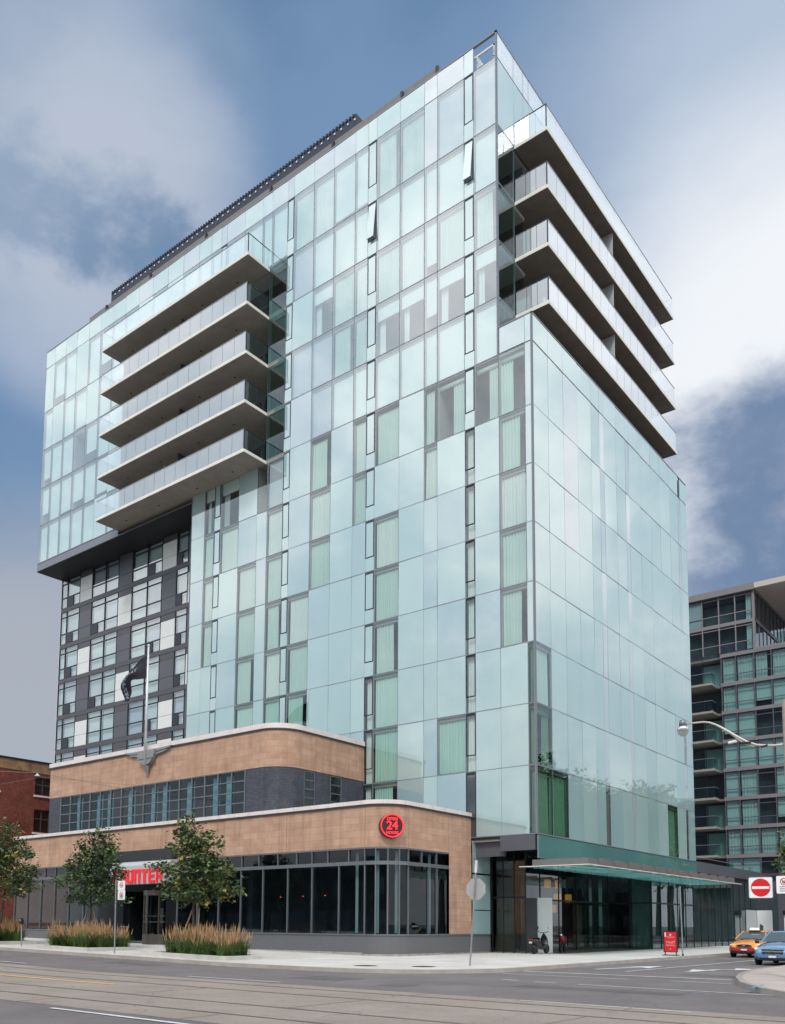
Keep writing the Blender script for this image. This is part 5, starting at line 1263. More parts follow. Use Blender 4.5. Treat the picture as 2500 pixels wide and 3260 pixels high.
# parking-restriction sign on the kerb
def no_parking(root, c, ux, w, h, lines=True):
    q = MB(); sheet_sign(q, c, ux, w, h, 0, .004, .03)
    rr = w * .26
    ring(q, Vector(c) + Vector((0, 0, h / 2 - w * .40)), ux, rr * .78, rr, .008, 1); bar(q, Vector(c) + Vector((0, 0, h / 2 - w * .40)), ux, -rr * .62, rr * .62, rr * .62, -rr * .62, rr * .2, .0085, 1)
    ring(q, Vector(c) + Vector((0, 0, h / 2 - w * .40)), ux, rr * .25, rr * .5, .0078, 2, 16, -200, 60)
    if lines:
        for k in range(3): bar(q, Vector(c) + Vector((0, 0, -h * .12 - k * h * .12)), ux, -w * .3, 0, w * .3, 0, h * .035, .008, 2)
    return q
pk = thing('parking_sign', 'two white no-parking plates on a thin kerbside post in front of the diner door', 'road sign')
p = MB(); p.cyl((-13.07, -16.13, .10), (-13.14, -16.13, 3.50), .032, n=10); p.build('post', M['galv'], pk)
m3 = [M['sign_white'], M['sign_red'], M['plastic']]
no_parking(pk, (-12.66, -16.17, 3.22), (1, 0.1, 0), .48, .42, False).build('plate', m3, pk, fixn=False)
no_parking(pk, (-12.64, -16.17, 2.78), (1, 0.1, 0), .48, .44).build('plate', m3, pk, fixn=False)
pp = thing('bare_post', 'thin bare steel post beside the red valet board', 'post')
p = MB(); p.cyl((5.44, 5.48, 0), (5.38, 5.48, 3.62), .035, n=10); p.build('post', M['galv'], pp); p = MB(); p.cyl((5.44, 5.48, 0.0), (5.44, 5.48, .1), .055, n=10); p.build('foot', M['iron'], pp)
pm = thing('parking_meter', 'single-head parking meter on a grey post by the left planter', 'parking meter')
p = MB(); p.cyl((-22.21, -15.48, .2), (-22.30, -15.48, 1.45), .035, n=10); p.build('post', M['galv'], pm)
p = MB(); p.box(-22.42, -22.20, -15.55, -15.41, 1.40, 1.62); p.cyl((-22.31, -15.54, 1.62), (-22.31, -15.42, 1.62), .11, n=16); p.build('meter_head', M['plastic'], pm, bevel=.01)
p = MB(); p.box(-22.38, -22.24, -15.56, -15.552, 1.56, 1.66); p.build('meter_window', M['chrome'], pm)
# corner utility pole with lamp arm; the two plates hang from it
up = thing('street_lamp', 'brown concrete lamp pole with long curved arm and glass globe at the right edge', 'street lamp')
p = MB(); p.cyl((15.10, -12.34, 0), (15.06, -12.34, 8.4), .16, .12, 16); p.build('pole', M['conc_pole'], up, smooth=False)
ap_ = [(12.01, 8.06), (12.32, 8.06), (12.58, 8.05), (12.76, 8.01), (12.96, 7.91), (13.11, 7.81), (13.46, 7.55), (13.70, 7.37), (13.89, 7.24), (14.17, 7.11), (14.48, 7.05), (14.72, 7.03), (15.0, 7.03)]
p = MB(); p.tube([(x, -12.34, z) for x, z in ap_], [.03] * 5 + [.038] * 8, 10); p.tube([(x, -12.34, z) for x, z in ((13.15, 7.66), (13.21, 7.69), (13.33, 7.62), (13.74, 7.26), (13.86, 7.17), (14.1, 7.06))], .018, 6); p.build('arm', M['stake'] if False else mat('arm_paint', (.52, .47, .42), .5, .2), up, smooth=True)
p = MB(); p.cyl((13.33, -12.34, 7.275), (13.57, -12.34, 7.30), .045, .045, 10); p.build('photocell', M['white'], up)
p = MB(); p.tube([(13.70, -12.38, 7.22), (14.02, -12.38, 7.20)], .035, 8); p.tube([(14.3, -12.38, 7.02), (14.5, -12.38, 7.06)], .03, 8); p.build('tape', M['plastic'], up)
p = MB(); p.lathe((11.91, -12.34, 7.66), [(.03, .56), (.09, .54), (.11, .46), (.12, .36), (.07, .34)], 18); p.build('lamp_neck', M['alu'], up, smooth=True)
p = MB(); p.lathe((11.91, -12.34, 7.66), [(.08, .35), (.15, .33), (.175, .27), (.18, .24), (.175, .215), (.0, .215)], 22); p.build('reflector', M['chrome'], up, smooth=True)
p = MB(); p.lathe((11.91, -12.34, 7.66), [(.172, .215), (.172, .15), (.145, .08), (.09, .02), (.0, .0)], 22); p.build('globe', glass('lamp_globe', (.8, .82, .8), .9, .1, .35, (.6, .58, .52)), up, smooth=True)
p = MB()
for z in (2.55, 3.12): p.box(14.05, 14.98, -12.36, -12.32, z - .02, z + .02)
p.build('bracket', mat('rusty_bracket', (.11, .035, .025), .7, .3), up)
dn = thing('do_not_enter_sign', 'white square plate with red disc and white bar, hung beside the lamp pole', 'road sign')
q = MB(); ux = (1, .12, 0); c_ = (14.16, -12.42, 2.71); sheet_sign(q, c_, ux, .70, .66, 0, .006, .05); q.build('back_plate', M['alu'], dn, fixn=False)
q = MB(); c2 = Vector(c_) + Vector((.0008, -.008, 0)); sheet_sign(q, c2, ux, .655, .615, 0, .003, .04); ring(q, c2, ux, 0, .275, .005, 1, 40); bar(q, c2, ux, -.245, 0, .245, 0, .075, .007, 0); q.build('plate', [M['sign_white'], M['sign_red']], dn, fixn=False)
rt = thing('parking_sign', 'white no-parking plate cut by the right edge of the frame', 'road sign')
no_parking(rt, (14.85, -12.52, 2.78), (1, .12, 0), .42, .52).build('plate', m3, rt, fixn=False)
# valet board
vb = thing('valet_board', 'red VALET PARKING board in a black frame on the pavement by the lobby', 'sign board')
q = MB(); X0, X1, YV = 4.50, 5.14, 5.45
q.box(X0 - .05, X0, YV - .02, YV + .02, .17, 1.27); q.box(X1, X1 + .05, YV - .02, YV + .02, .17, 1.27); q.box(X0, X1, YV - .02, YV + .02, 1.23, 1.27); q.box(X0, X1, YV - .02, YV + .02, .17, .21)
for x in (X0 + .03, X1 - .03): q.box(x - .02, x + .02, YV - .02, YV + .02, .04, .17)
q.box(X0 - .08, X1 + .08, YV - .22, YV - .17, 0, .035); q.box(X0 - .08, X1 + .08, YV + .17, YV + .22, 0, .035)
for x in (X0 + .03, X1 - .03): q.box(x - .025, x + .025, YV - .2, YV + .2, .01, .05)
q.build('board_frame', M['plastic'], vb)
q = MB(); q.box(X0, X1, YV - .012, YV + .012, .21, 1.23); q.build('board_face', M['sign_red'], vb)
tm = mat('board_lettering', (.62, .45, .45), .5)
for (s_, sz, z) in (('VALET', .17, .68), ('PARKING', .115, .53)):
    t = text_mb(s_, sz, .002, 1.0); place(t, lambda x, y, zz: (4.82 + x, YV - .016 - zz, z + y)); t.build('lettering', tm, vb, fixn=False)
q = MB(); q.box(4.775, 4.865, YV - .0145, YV - .0135, 1.03, 1.13); q.box(4.60, 5.04, YV - .0145, YV - .0135, .955, .975); q.box(4.72, 4.92, YV - .0145, YV - .0135, .915, .925); q.face([(4.78, YV - .0145, .36), (4.82, YV - .0145, .30), (4.86, YV - .0145, .36)])
q.build('emblem', tm, vb, fixn=False); q = MB(); q.box(4.52, 4.58, YV - .017, YV - .0135, .98, 1.20); q.build('sticker', M['sign_white'], vb)
# manhole covers
for (x, y, l) in ((.94, -15.1, 'dark round cover in the pavement, left of the two near the kerb'), (2.82, -14.06, 'dark round cover in the pavement, right of the two near the stop post')):
    q = MB(); q.lathe((x, y, 0), [(.0, .008), (.36, .008), (.38, .004), (.44, .006), (.45, .003)], 28)
    for k in range(5): q.box(x - .25, x + .25, y - .22 + k * .11, y - .19 + k * .11, .008, .013)
    tag(q.build('manhole_cover', M['iron']), l, 'manhole cover', 'manhole covers in the pavement')
# planters with ornamental grass
gm = mat('grass_blades_green', (.085, .155, .036), .8, var=.4, scale=3); gt_ = mat('grass_blades_straw', (.40, .245, .125), .85, var=.3, scale=4)
def planter(x0, x1, y0, y1, label, glabel, seed):
    z = zg((x0 + x1) / 2); q = MB(); h = .17; w = .15; sl = zg(x0) ; 
    for (a, b_, c_, d) in ((x0, x1, y0, y0 + w), (x0, x1, y1 - w, y1), (x0, x0 + w, y0 + w, y1 - w), (x1 - w, x1, y0 + w, y1 - w)):
        i = len(q.v); q.box(a, b_, c_, d, 0, 1)
        q.v[i:] = [(x, y, zg(x) + (-.02 if zz < .5 else h)) for (x, y, zz) in q.v[i:]]
    o = q.build('planter_kerb', M['planterc'], bevel=.015); tag(o, label, 'planter', 'concrete planter kerbs along the pavement')
    s_ = MB(); s_.face([(x0 + w, y0 + w, zg(x0) + .12), (x1 - w, y0 + w, zg(x1) + .12), (x1 - w, y1 - w, zg(x1) + .12), (x0 + w, y1 - w, zg(x0) + .12)]); s_.build('soil', M['soil'], o, fixn=False)
    r = random.Random(seed); g = MB()
    nt_ = int((x1 - x0) * (y1 - y0) * 3.2)
    for c_ in range(nt_):
        cx, cy = r.uniform(x0 + .3, x1 - .3), r.uniform(y0 + .25, y1 - .25); zc = zg(cx) + .1; hh = r.uniform(.78, 1.15)
        for k in range(180):     # arching green blades
            a = r.uniform(0, 6.283); ln = r.uniform(.55, 1.1) * hh; sp = r.uniform(.25, .85); w_ = r.uniform(.007, .013)
            bx, by = cx + r.gauss(0, .09), cy + r.gauss(0, .09); px, py = -math.sin(a) * w_, math.cos(a) * w_
            P_ = []
            for t in (0, .4, .75, 1.0):
                rr = sp * t ** 1.5; zz = zc + ln * (t - .38 * sp * 1.6 * t * t * t)
                P_.append((bx + math.cos(a) * rr, by + math.sin(a) * rr, zz))
            for j in range(3):
                w0, w1 = (1 - j * .3), (1 - (j + 1) * .3)
                (ax, ay, az), (bx_, by_, bz) = P_[j], P_[j + 1]
                g.face([(ax - px * w0, ay - py * w0, az), (ax + px * w0, ay + py * w0, az), (bx_ + px * w1, by_ + py * w1, bz), (bx_ - px * w1, by_ - py * w1, bz)], 0)
        for k in range(16):      # straw plumes
            a = r.uniform(0, 6.283); lean = r.uniform(.02, .42); H = r.uniform(.72, 1.32) * hh; bx, by = cx + r.gauss(0, .13), cy + r.gauss(0, .13)
            tx, ty = bx + math.cos(a) * lean, by + math.sin(a) * lean; b2 = r.uniform(0, 3.14); px, py = math.cos(b2), math.sin(b2)
            g.face([(bx - px * .003, by - py * .003, zc + .2), (bx + px * .003, by + py * .003, zc + .2), (tx + px * .003, ty + py * .003, zc + H), (tx - px * .003, ty - py * .003, zc + H)], 1)
            for rot_ in (0, 1.57):
                qx, qy = math.cos(b2 + rot_) * .024, math.sin(b2 + rot_) * .024
                mx_, my_ = bx + (tx - bx) * .72, by + (ty - by) * .72
                g.face([(mx_ - (tx - mx_) * .1, my_ - (ty - my_) * .1, zc + H * .64), (mx_ + qx + (tx - mx_) * .4, my_ + qy + (ty - my_) * .4, zc + H * .80), (tx + (tx - mx_) * .1, ty + (ty - my_) * .1, zc + H * 1.03), (mx_ - qx + (tx - mx_) * .4, my_ - qy + (ty - my_) * .4, zc + H * .80)], 1)
    o = g.build('ornamental_grass', [gm, gt_], fixn=False); tag(o, glabel, 'grass', kind='stuff')
planter(-10.7, -5.55, -16.15, -14.1, 'low concrete planter kerb nearest the corner, right of the three', 'green grass with straw plumes in the right-hand planter', 1)
planter(-19.7, -15.3, -16.1, -13.3, 'low concrete planter kerb in the middle, behind the no-parking post', 'green grass with straw plumes in the middle planter', 2)
planter(-32.0, -24.9, -16.0, -13.0, 'low concrete planter kerb at the left edge of the pavement', 'green grass with straw plumes in the left-hand planter', 3)
# street trees
lm = mat('leaf_dark', (.040, .075, .028), .6, var=.3, scale=2); lm2 = mat('leaf_mid', (.10, .145, .042), .7, var=.3, scale=2); lm3 = mat('leaf_yellowing', (.25, .20, .05), .7, var=.3, scale=2)
def leaf(mb, c, s, r, m, up=.5):
    a = r.uniform(0, 6.283); el = r.gauss(0, .5); d = Vector((math.cos(a) * math.cos(el), math.sin(a) * math.cos(el), math.sin(el) - .2)).normalized()
    sd_ = d.cross(Vector((r.gauss(0, .4), r.gauss(0, .4), 1))).normalized() * s * .36; c = Vector(c); nrm = d.cross(sd_).normalized() * s * .08
    mb.face([c, c + d * s * .45 + sd_ - nrm, c + d * s, c + d * s * .45 - sd_ - nrm], m)
def street_tree(label, base, clumps, trunk_h, nleaf, leafs, seed, group, stakes=None, trunk_r=.07, mats=None):
    t = thing('street_tree', label, 'tree', group); r = random.Random(seed); b = Vector(base); tr = MB(); cr_ = MB()
    top = Vector((sum(c[0] for c in clumps) / len(clumps), sum(c[1] for c in clumps) / len(clumps), max(c[2] for c in clumps)))
    n = 7; trunk = [b.lerp(top, k / (n - 1)) + Vector((r.gauss(0, .04), r.gauss(0, .04), 0)) * (k > 0) for k in range(n)]
    tr.tube(trunk, [trunk_r * (1 - .8 * k / (n - 1)) for k in range(n)], 8)
    for (cx, cy, cz, rx, rz) in clumps:
        s_ = b.lerp(top, min(.9, max(trunk_h / (top.z - b.z), (cz - .7 - b.z) / (top.z - b.z)))); e = Vector((cx, cy, cz)); mid = s_.lerp(e, .5) + Vector((0, 0, .12))
        tr.tube([s_, mid, e], [trunk_r * .4, trunk_r * .28, trunk_r * .1], 6)
        for k in range(6):
            a = r.uniform(0, 6.283); q = e + Vector((math.cos(a) * rx * .8, math.sin(a) * rx * .8, r.uniform(-.6, .8) * rz)); tr.tube([mid.lerp(e, .5), e.lerp(q, .5), q], [trunk_r * .16, trunk_r * .1, trunk_r * .04], 4)
    vol = sum(c[3] ** 2 * c[4] for c in clumps)
    for (cx, cy, cz, rx, rz) in clumps:
        ns_ = int(nleaf * rx ** 2 * rz / vol / 14) + 1
        for k in range(ns_):     # sprays of leaves on the clump, denser towards its outside
            while True:
                p = Vector((r.uniform(-1, 1), r.uniform(-1, 1), r.uniform(-1, 1)))
                if .25 < p.length < 1.0 + .15 * r.random(): break
            c = Vector((cx + p.x * rx, cy + p.y * rx, cz + p.z * rz)); tip = r.random()
            for j in range(14):
                m = 0 if tip < .5 else (1 if tip < .86 else 2)
                if r.random() < .2: m = r.choice((0, 1, 2))
                leaf(cr_, c + Vector((r.gauss(0, .13), r.gauss(0, .13), r.gauss(0, .10))) * (leafs / .19), leafs * r.uniform(.7, 1.25), r, m)
    tr.build('trunk', M['bark'], t, smooth=True, fixn=False); cr_.build('crown', mats or [lm, lm2, lm3], t, fixn=False)
    if stakes:
        for (p, q) in stakes:
            s_ = MB(); s_.cyl(p, q, .035, n=8); s_.build('stake', M['stake'], t)
    return t
G_ = 'young street trees in the planters'
y3 = -15.2   # right planter
street_tree('young staked street tree nearest the corner, yellowing at the tips, reaching over the sign', (-8.55, y3, .1),
    [(-8.9, y3, 5.55, .75, .75), (-9.3, y3 + .2, 4.8, .9, .75), (-8.2, y3 - .1, 4.65, .85, .8), (-7.2, y3, 4.1, .7, .6), (-8.6, y3, 3.7, 1.25, .8), (-10.7, y3 - .1, 4.05, .65, .38), (-11.9, y3 + .1, 4.12, .42, .22), (-9.9, y3, 3.0, .75, .55), (-7.0, y3 + .1, 3.1, .75, .6), (-8.4, y3 - .3, 2.75, 1.0, .5), (-6.6, y3, 3.65, .5, .35), (-9.0, y3, 6.15, .35, .3)],
    1.9, 4300, .20, 5, G_, [((-9.45, y3 - .3, .2), (-8.75, y3 - .05, 2.1)), ((-8.2, y3 - .2, .2), (-8.35, y3, 2.2))])
y2 = -13.7
street_tree('young staked street tree with dense dark crown left of the diner door', (-18.7, y2, .25),
    [(-18.3, y2, 5.7, .85, .7), (-18.8, y2, 5.0, 1.0, .7), (-17.4, y2, 5.0, .75, .65), (-18.4, y2 - .2, 4.2, 1.25, .75), (-20.0, y2, 4.55, .7, .4), (-17.0, y2, 4.0, .8, .6), (-20.9, y2, 3.75, .8, .35), (-21.6, y2, 3.8, .4, .22), (-18.6, y2, 3.1, 1.1, .6), (-17.2, y2 + .1, 3.0, .85, .55), (-19.7, y2 - .1, 2.8, .7, .4), (-18.2, y2, 6.25, .4, .25)],
    2.0, 4300, .20, 6, G_, [((-19.6, y2 - .3, .3), (-18.9, y2 - .05, 2.2)), ((-18.2, y2 + .25, .3), (-18.5, y2, 2.2))], .07, [lm, mat('leaf_deep', (.055, .10, .034), .6, var=.3), lm2])
y1 = -12.4
def near(c, f=.925): return tuple(CP[i] + (c[i] - CP[i]) * f for i in range(3)) + tuple(v * f for v in c[3:])
street_tree('young street tree cut off by the left edge of the frame', (-26.6, -14.5, .3),
    [near(c) for c in [(-30.2, y1, 6.9, .9, .9), (-29.8, y1, 6.0, 1.2, .9), (-30.8, y1, 5.2, 1.5, .9), (-28.2, y1, 5.6, .9, .45), (-27.3, y1, 5.75, .5, .3), (-29.0, y1, 4.6, 1.4, .8), (-27.6, y1, 4.5, .9, .4), (-26.9, y1 + .1, 3.5, .6, .25), (-29.6, y1, 3.6, 1.6, .7), (-28.0, y1, 3.9, .9, .5), (-30.4, y1, 7.7, .5, .4)]],
    2.2, 5200, .19, 8, G_, [((-26.0, -14.8, .3), (-26.5, -14.5, 2.4))])
gl_ = [mat('leaf_bright_dark', (.05, .10, .018), .7, var=.3), mat('leaf_bright', (.12, .19, .03), .7, var=.3), mat('leaf_bright_yellow', (.24, .26, .05), .7, var=.2)]
street_tree('bright green street tree half cut by the right edge, behind the red-disc sign', (5.6, 36, 0), [(4.4, 36, 8.2, 1.7, 1.3), (3.7, 36.3, 6.9, 1.5, 1.2), (5.6, 36, 6.6, 2.0, 1.5), (4.4, 35.5, 5.7, 1.2, .9), (5.8, 36, 8.8, 1.4, 1.0), (6.8, 36, 7.5, 1.8, 1.6)], 3.5, 5200, .28, 12, None, None, .16, gl_)
# bicycles
def bicycle(label, x, y, rot, col):
    z = zg(x); t = thing('bicycle', label, 'bicycle', 'bicycles locked by the planters'); R_ = .33
    cs, sn = math.cos(rot), math.sin(rot)
    W_ = lambda u, v, h: (x + u * cs - v * sn, y + u * sn + v * cs, z + h)
    for uc in (-.52, .52):
        q = MB(); q.tube([W_(uc + R_ * math.cos(a), 0, R_ + .01 + R_ * math.sin(a)) for a in [2 * math.pi * k / 24 for k in range(25)]], .017, 6)
        for k in range(10): a = math.pi * k / 5; q.cyl(W_(uc, 0, R_), W_(uc + R_ * math.cos(a), 0, R_ + R_ * math.sin(a)), .003, n=4)
        q.build('wheel', M['tyre'], t)
    q = MB()
    for (a, b_) in (((-.52, .34), (-.12, .30)), ((-.12, .30), (-.22, .82)), ((-.52, .34), (-.2, .75)), ((-.2, .76), (.36, .78)), ((-.12, .30), (.38, .68)), ((.36, .82), (.52, .34))): q.cyl(W_(a[0], 0, a[1]), W_(b_[0], 0, b_[1]), .017, n=8)
    q.build('bike_frame', col, t)
    q = MB(); q.cyl(W_(.36, 0, .80), W_(.34, 0, 1.0), .014, n=6); q.cyl(W_(.38, -.28, 1.02), W_(.38, .28, 1.02), .013, n=6); q.build('handlebar', M['chrome'], t)
    q = MB(); q.ball(W_(-.24, 0, .90), .12, 10, sc=(1, .5, .3)); q.build('saddle', M['plastic'], t)
bicycle('bicycle with pale frame seen end-on near the diner door', -22.9, -8.7, math.radians(128), M['lgrey'])
bicycle('bicycle leaning by the left planter behind the parking meter', -23.9, -12.2, math.radians(150), M['galv'])
# overhead wires
ow = thing('overhead_wire', 'thin span wires crossing in front of the red brick wall', 'wire')
def sag(a, b_, s_, n=10):
    a = Vector(a); b_ = Vector(b_); return [a.lerp(b_, k / n) - Vector((0, 0, s_ * 4 * (k / n) * (1 - k / n))) for k in range(n + 1)]
q = MB(); q.tube(sag((-50, -14, 14.8), (-24.1, -13.9, 9.94), .5), .014, 5); q.tube([(-24.1, -13.9, 9.94), (-22.6, -7.12, 9.4)], .012, 5); q.tube(sag((-50, -14.5, 9.9), (-23.96, -14, 9.62), .1), .008, 5)
q.tube([(-24.0, -14.0, 9.7), (-23.0, -7.15, 9.9)], .008, 5); q.build('span_wire', M['alu'], ow, fixn=False)
q = MB(); q.lathe((-23.95, -14.0, 9.72), [(.0, .16), (.05, .14), (.07, .08), (.17, .0), (.15, -.02)], 12); q.build('insulator', M['lgrey'], ow)
# ------------------------------------------------------------------ scooter
sc_ = thing('motor_scooter', 'black motor scooter parked tail-out before the light grey panel', 'scooter')
S0 = Vector((-1.18, 1.72, 0)); hd = Vector((.04, 1, 0)).normalized(); rt_ = Vector((hd.y, -hd.x, 0))
def SP(u, v, z): p = S0 + hd * u + rt_ * v; return (p.x, p.y, z)
gl_black = mat('scooter_paint', (.012, .010, .014), .2, spec=.7)
for (u, nm) in ((0.0, 'rear'), (1.28, 'front')):
    q = MB(); q.tube([SP(u + .22 * math.cos(a), 0, .27 + .22 * math.sin(a)) for a in [2 * math.pi * k / 20 for k in range(21)]], .06, 8); w = q.build('wheel', M['tyre'], sc_, smooth=True)
    q = MB(); q.cyl(SP(u, -.04, .27), SP(u, .04, .27), .15, n=14); q.build('hub', M['plastic'], w)
def loft(mb, secs, m=0):
    """secs: list of (u, z0, z1, halfwidth) giving rounded cross-sections"""
    i = len(mb.v); n = 10
    for (u, z0, z1, hw) in secs:
        for k in range(n):
            a = 2 * math.pi * k / n; mb.v.append(SP(u, hw * math.cos(a), (z0 + z1) / 2 + (z1 - z0) / 2 * math.sin(a)))
    for s in range(len(secs) - 1):
        for k in range(n): mb.f.append((i + s * n + k, i + s * n + (k + 1) % n, i + (s + 1) * n + (k + 1) % n, i + (s + 1) * n + k)); mb.m.append(m)
    mb.f.append(tuple(i + k for k in range(n))); mb.m.append(m); mb.f.append(tuple(i + (len(secs) - 1) * n + k for k in range(n))); mb.m.append(m)
q = MB(); loft(q, [(-.30, .62, .78, .08), (-.15, .50, .86, .17), (.15, .42, .88, .24), (.42, .34, .80, .24), (.55, .24, .55, .22), (.85, .20, .36, .19), (1.0, .22, .70, .25), (1.08, .30, .98, .27), (1.04, .55, 1.10, .20), (1.0, .85, 1.12, .08)])
q.build('body', gl_black, sc_, smooth=True, sub=1)
q = MB(); loft(q, [(-.32, .82, .90, .10), (-.05, .82, .94, .15), (.30, .80, .92, .14), (.52, .74, .84, .10)]); q.build('seat', M['plastic'], sc_, smooth=True)
q = MB(); q.tube([SP(1.02, 0, 1.05), SP(1.0, 0, 1.14)], .035, 8); q.tube([SP(.96, -.34, 1.20), SP(1.0, -.15, 1.14), SP(1.0, .15, 1.14), SP(.96, .34, 1.20)], .016, 8); q.build('handlebar', M['plastic'], sc_)
for v in (-.26, .26):
    q = MB(); q.tube([SP(.98, v, 1.17), SP(.97, v * 1.2, 1.33)], .008, 6); q.ball(SP(.96, v * 1.22, 1.40), .085, 10, sc=(.5, .5, 1.0)); q.build('mirror', M['chrome'] if v > 0 else M['plastic'], sc_)
q = MB(); q.tube([SP(1.28, 0, .30), SP(1.15, 0, .75), SP(1.05, 0, 1.05)], .03, 8); q.build('fork', M['galv'], sc_)
q = MB(); q.tube([SP(.25, .17, .30), SP(-.05, .2, .30), SP(-.35, .2, .42)], [.03, .05, .055], 8); q.build('exhaust', M['iron'], sc_)
q = MB(); q.obox(SP(-.36, 0, .62), tuple(rt_ * .09), tuple(hd * .01), (0, 0, .05)); q.build('number_plate', mat('plate_pale_green', (.40, .62, .55), .4), sc_)
q = MB(); q.obox(SP(-.33, 0, .77), tuple(rt_ * .12), tuple(hd * .02), (0, 0, .035)); q.build('tail_light', mat('tail_light_red', (.35, .03, .03), .25), sc_)
# a second motorcycle, mostly hidden, right of the light grey panel
m2_ = thing('parked_motorcycle', 'red motorcycle half hidden behind the light grey panel', 'motorcycle')
S0 = Vector((-1.9, 6.7, 0)); hd = Vector((.3, -.95, 0)).normalized(); rt_ = Vector((hd.y, -hd.x, 0))
for u in (0.0, 1.35):
    q = MB(); q.tube([SP(u + .26 * math.cos(a), 0, .31 + .26 * math.sin(a)) for a in [2 * math.pi * k / 20 for k in range(21)]], .055, 8); q.build('wheel', M['tyre'], m2_, smooth=True)
q = MB(); loft(q, [(-.25, .72, .86, .06), (.2, .45, .92, .13), (.7, .40, .98, .17), (1.0, .45, 1.08, .17), (1.2, .65, 1.02, .12)]); q.build('body', mat('motorcycle_red', (.22, .012, .02), .25), m2_, smooth=True)
q = MB(); q.ball(SP(1.22, 0, .98), .10, 10); q.build('headlight', M['chrome'], m2_, smooth=True)
q = MB(); q.tube([SP(1.0, -.33, 1.1), SP(1.08, 0, 1.12), SP(1.0, .33, 1.1)], .015, 6); q.build('handlebar', M['plastic'], m2_)
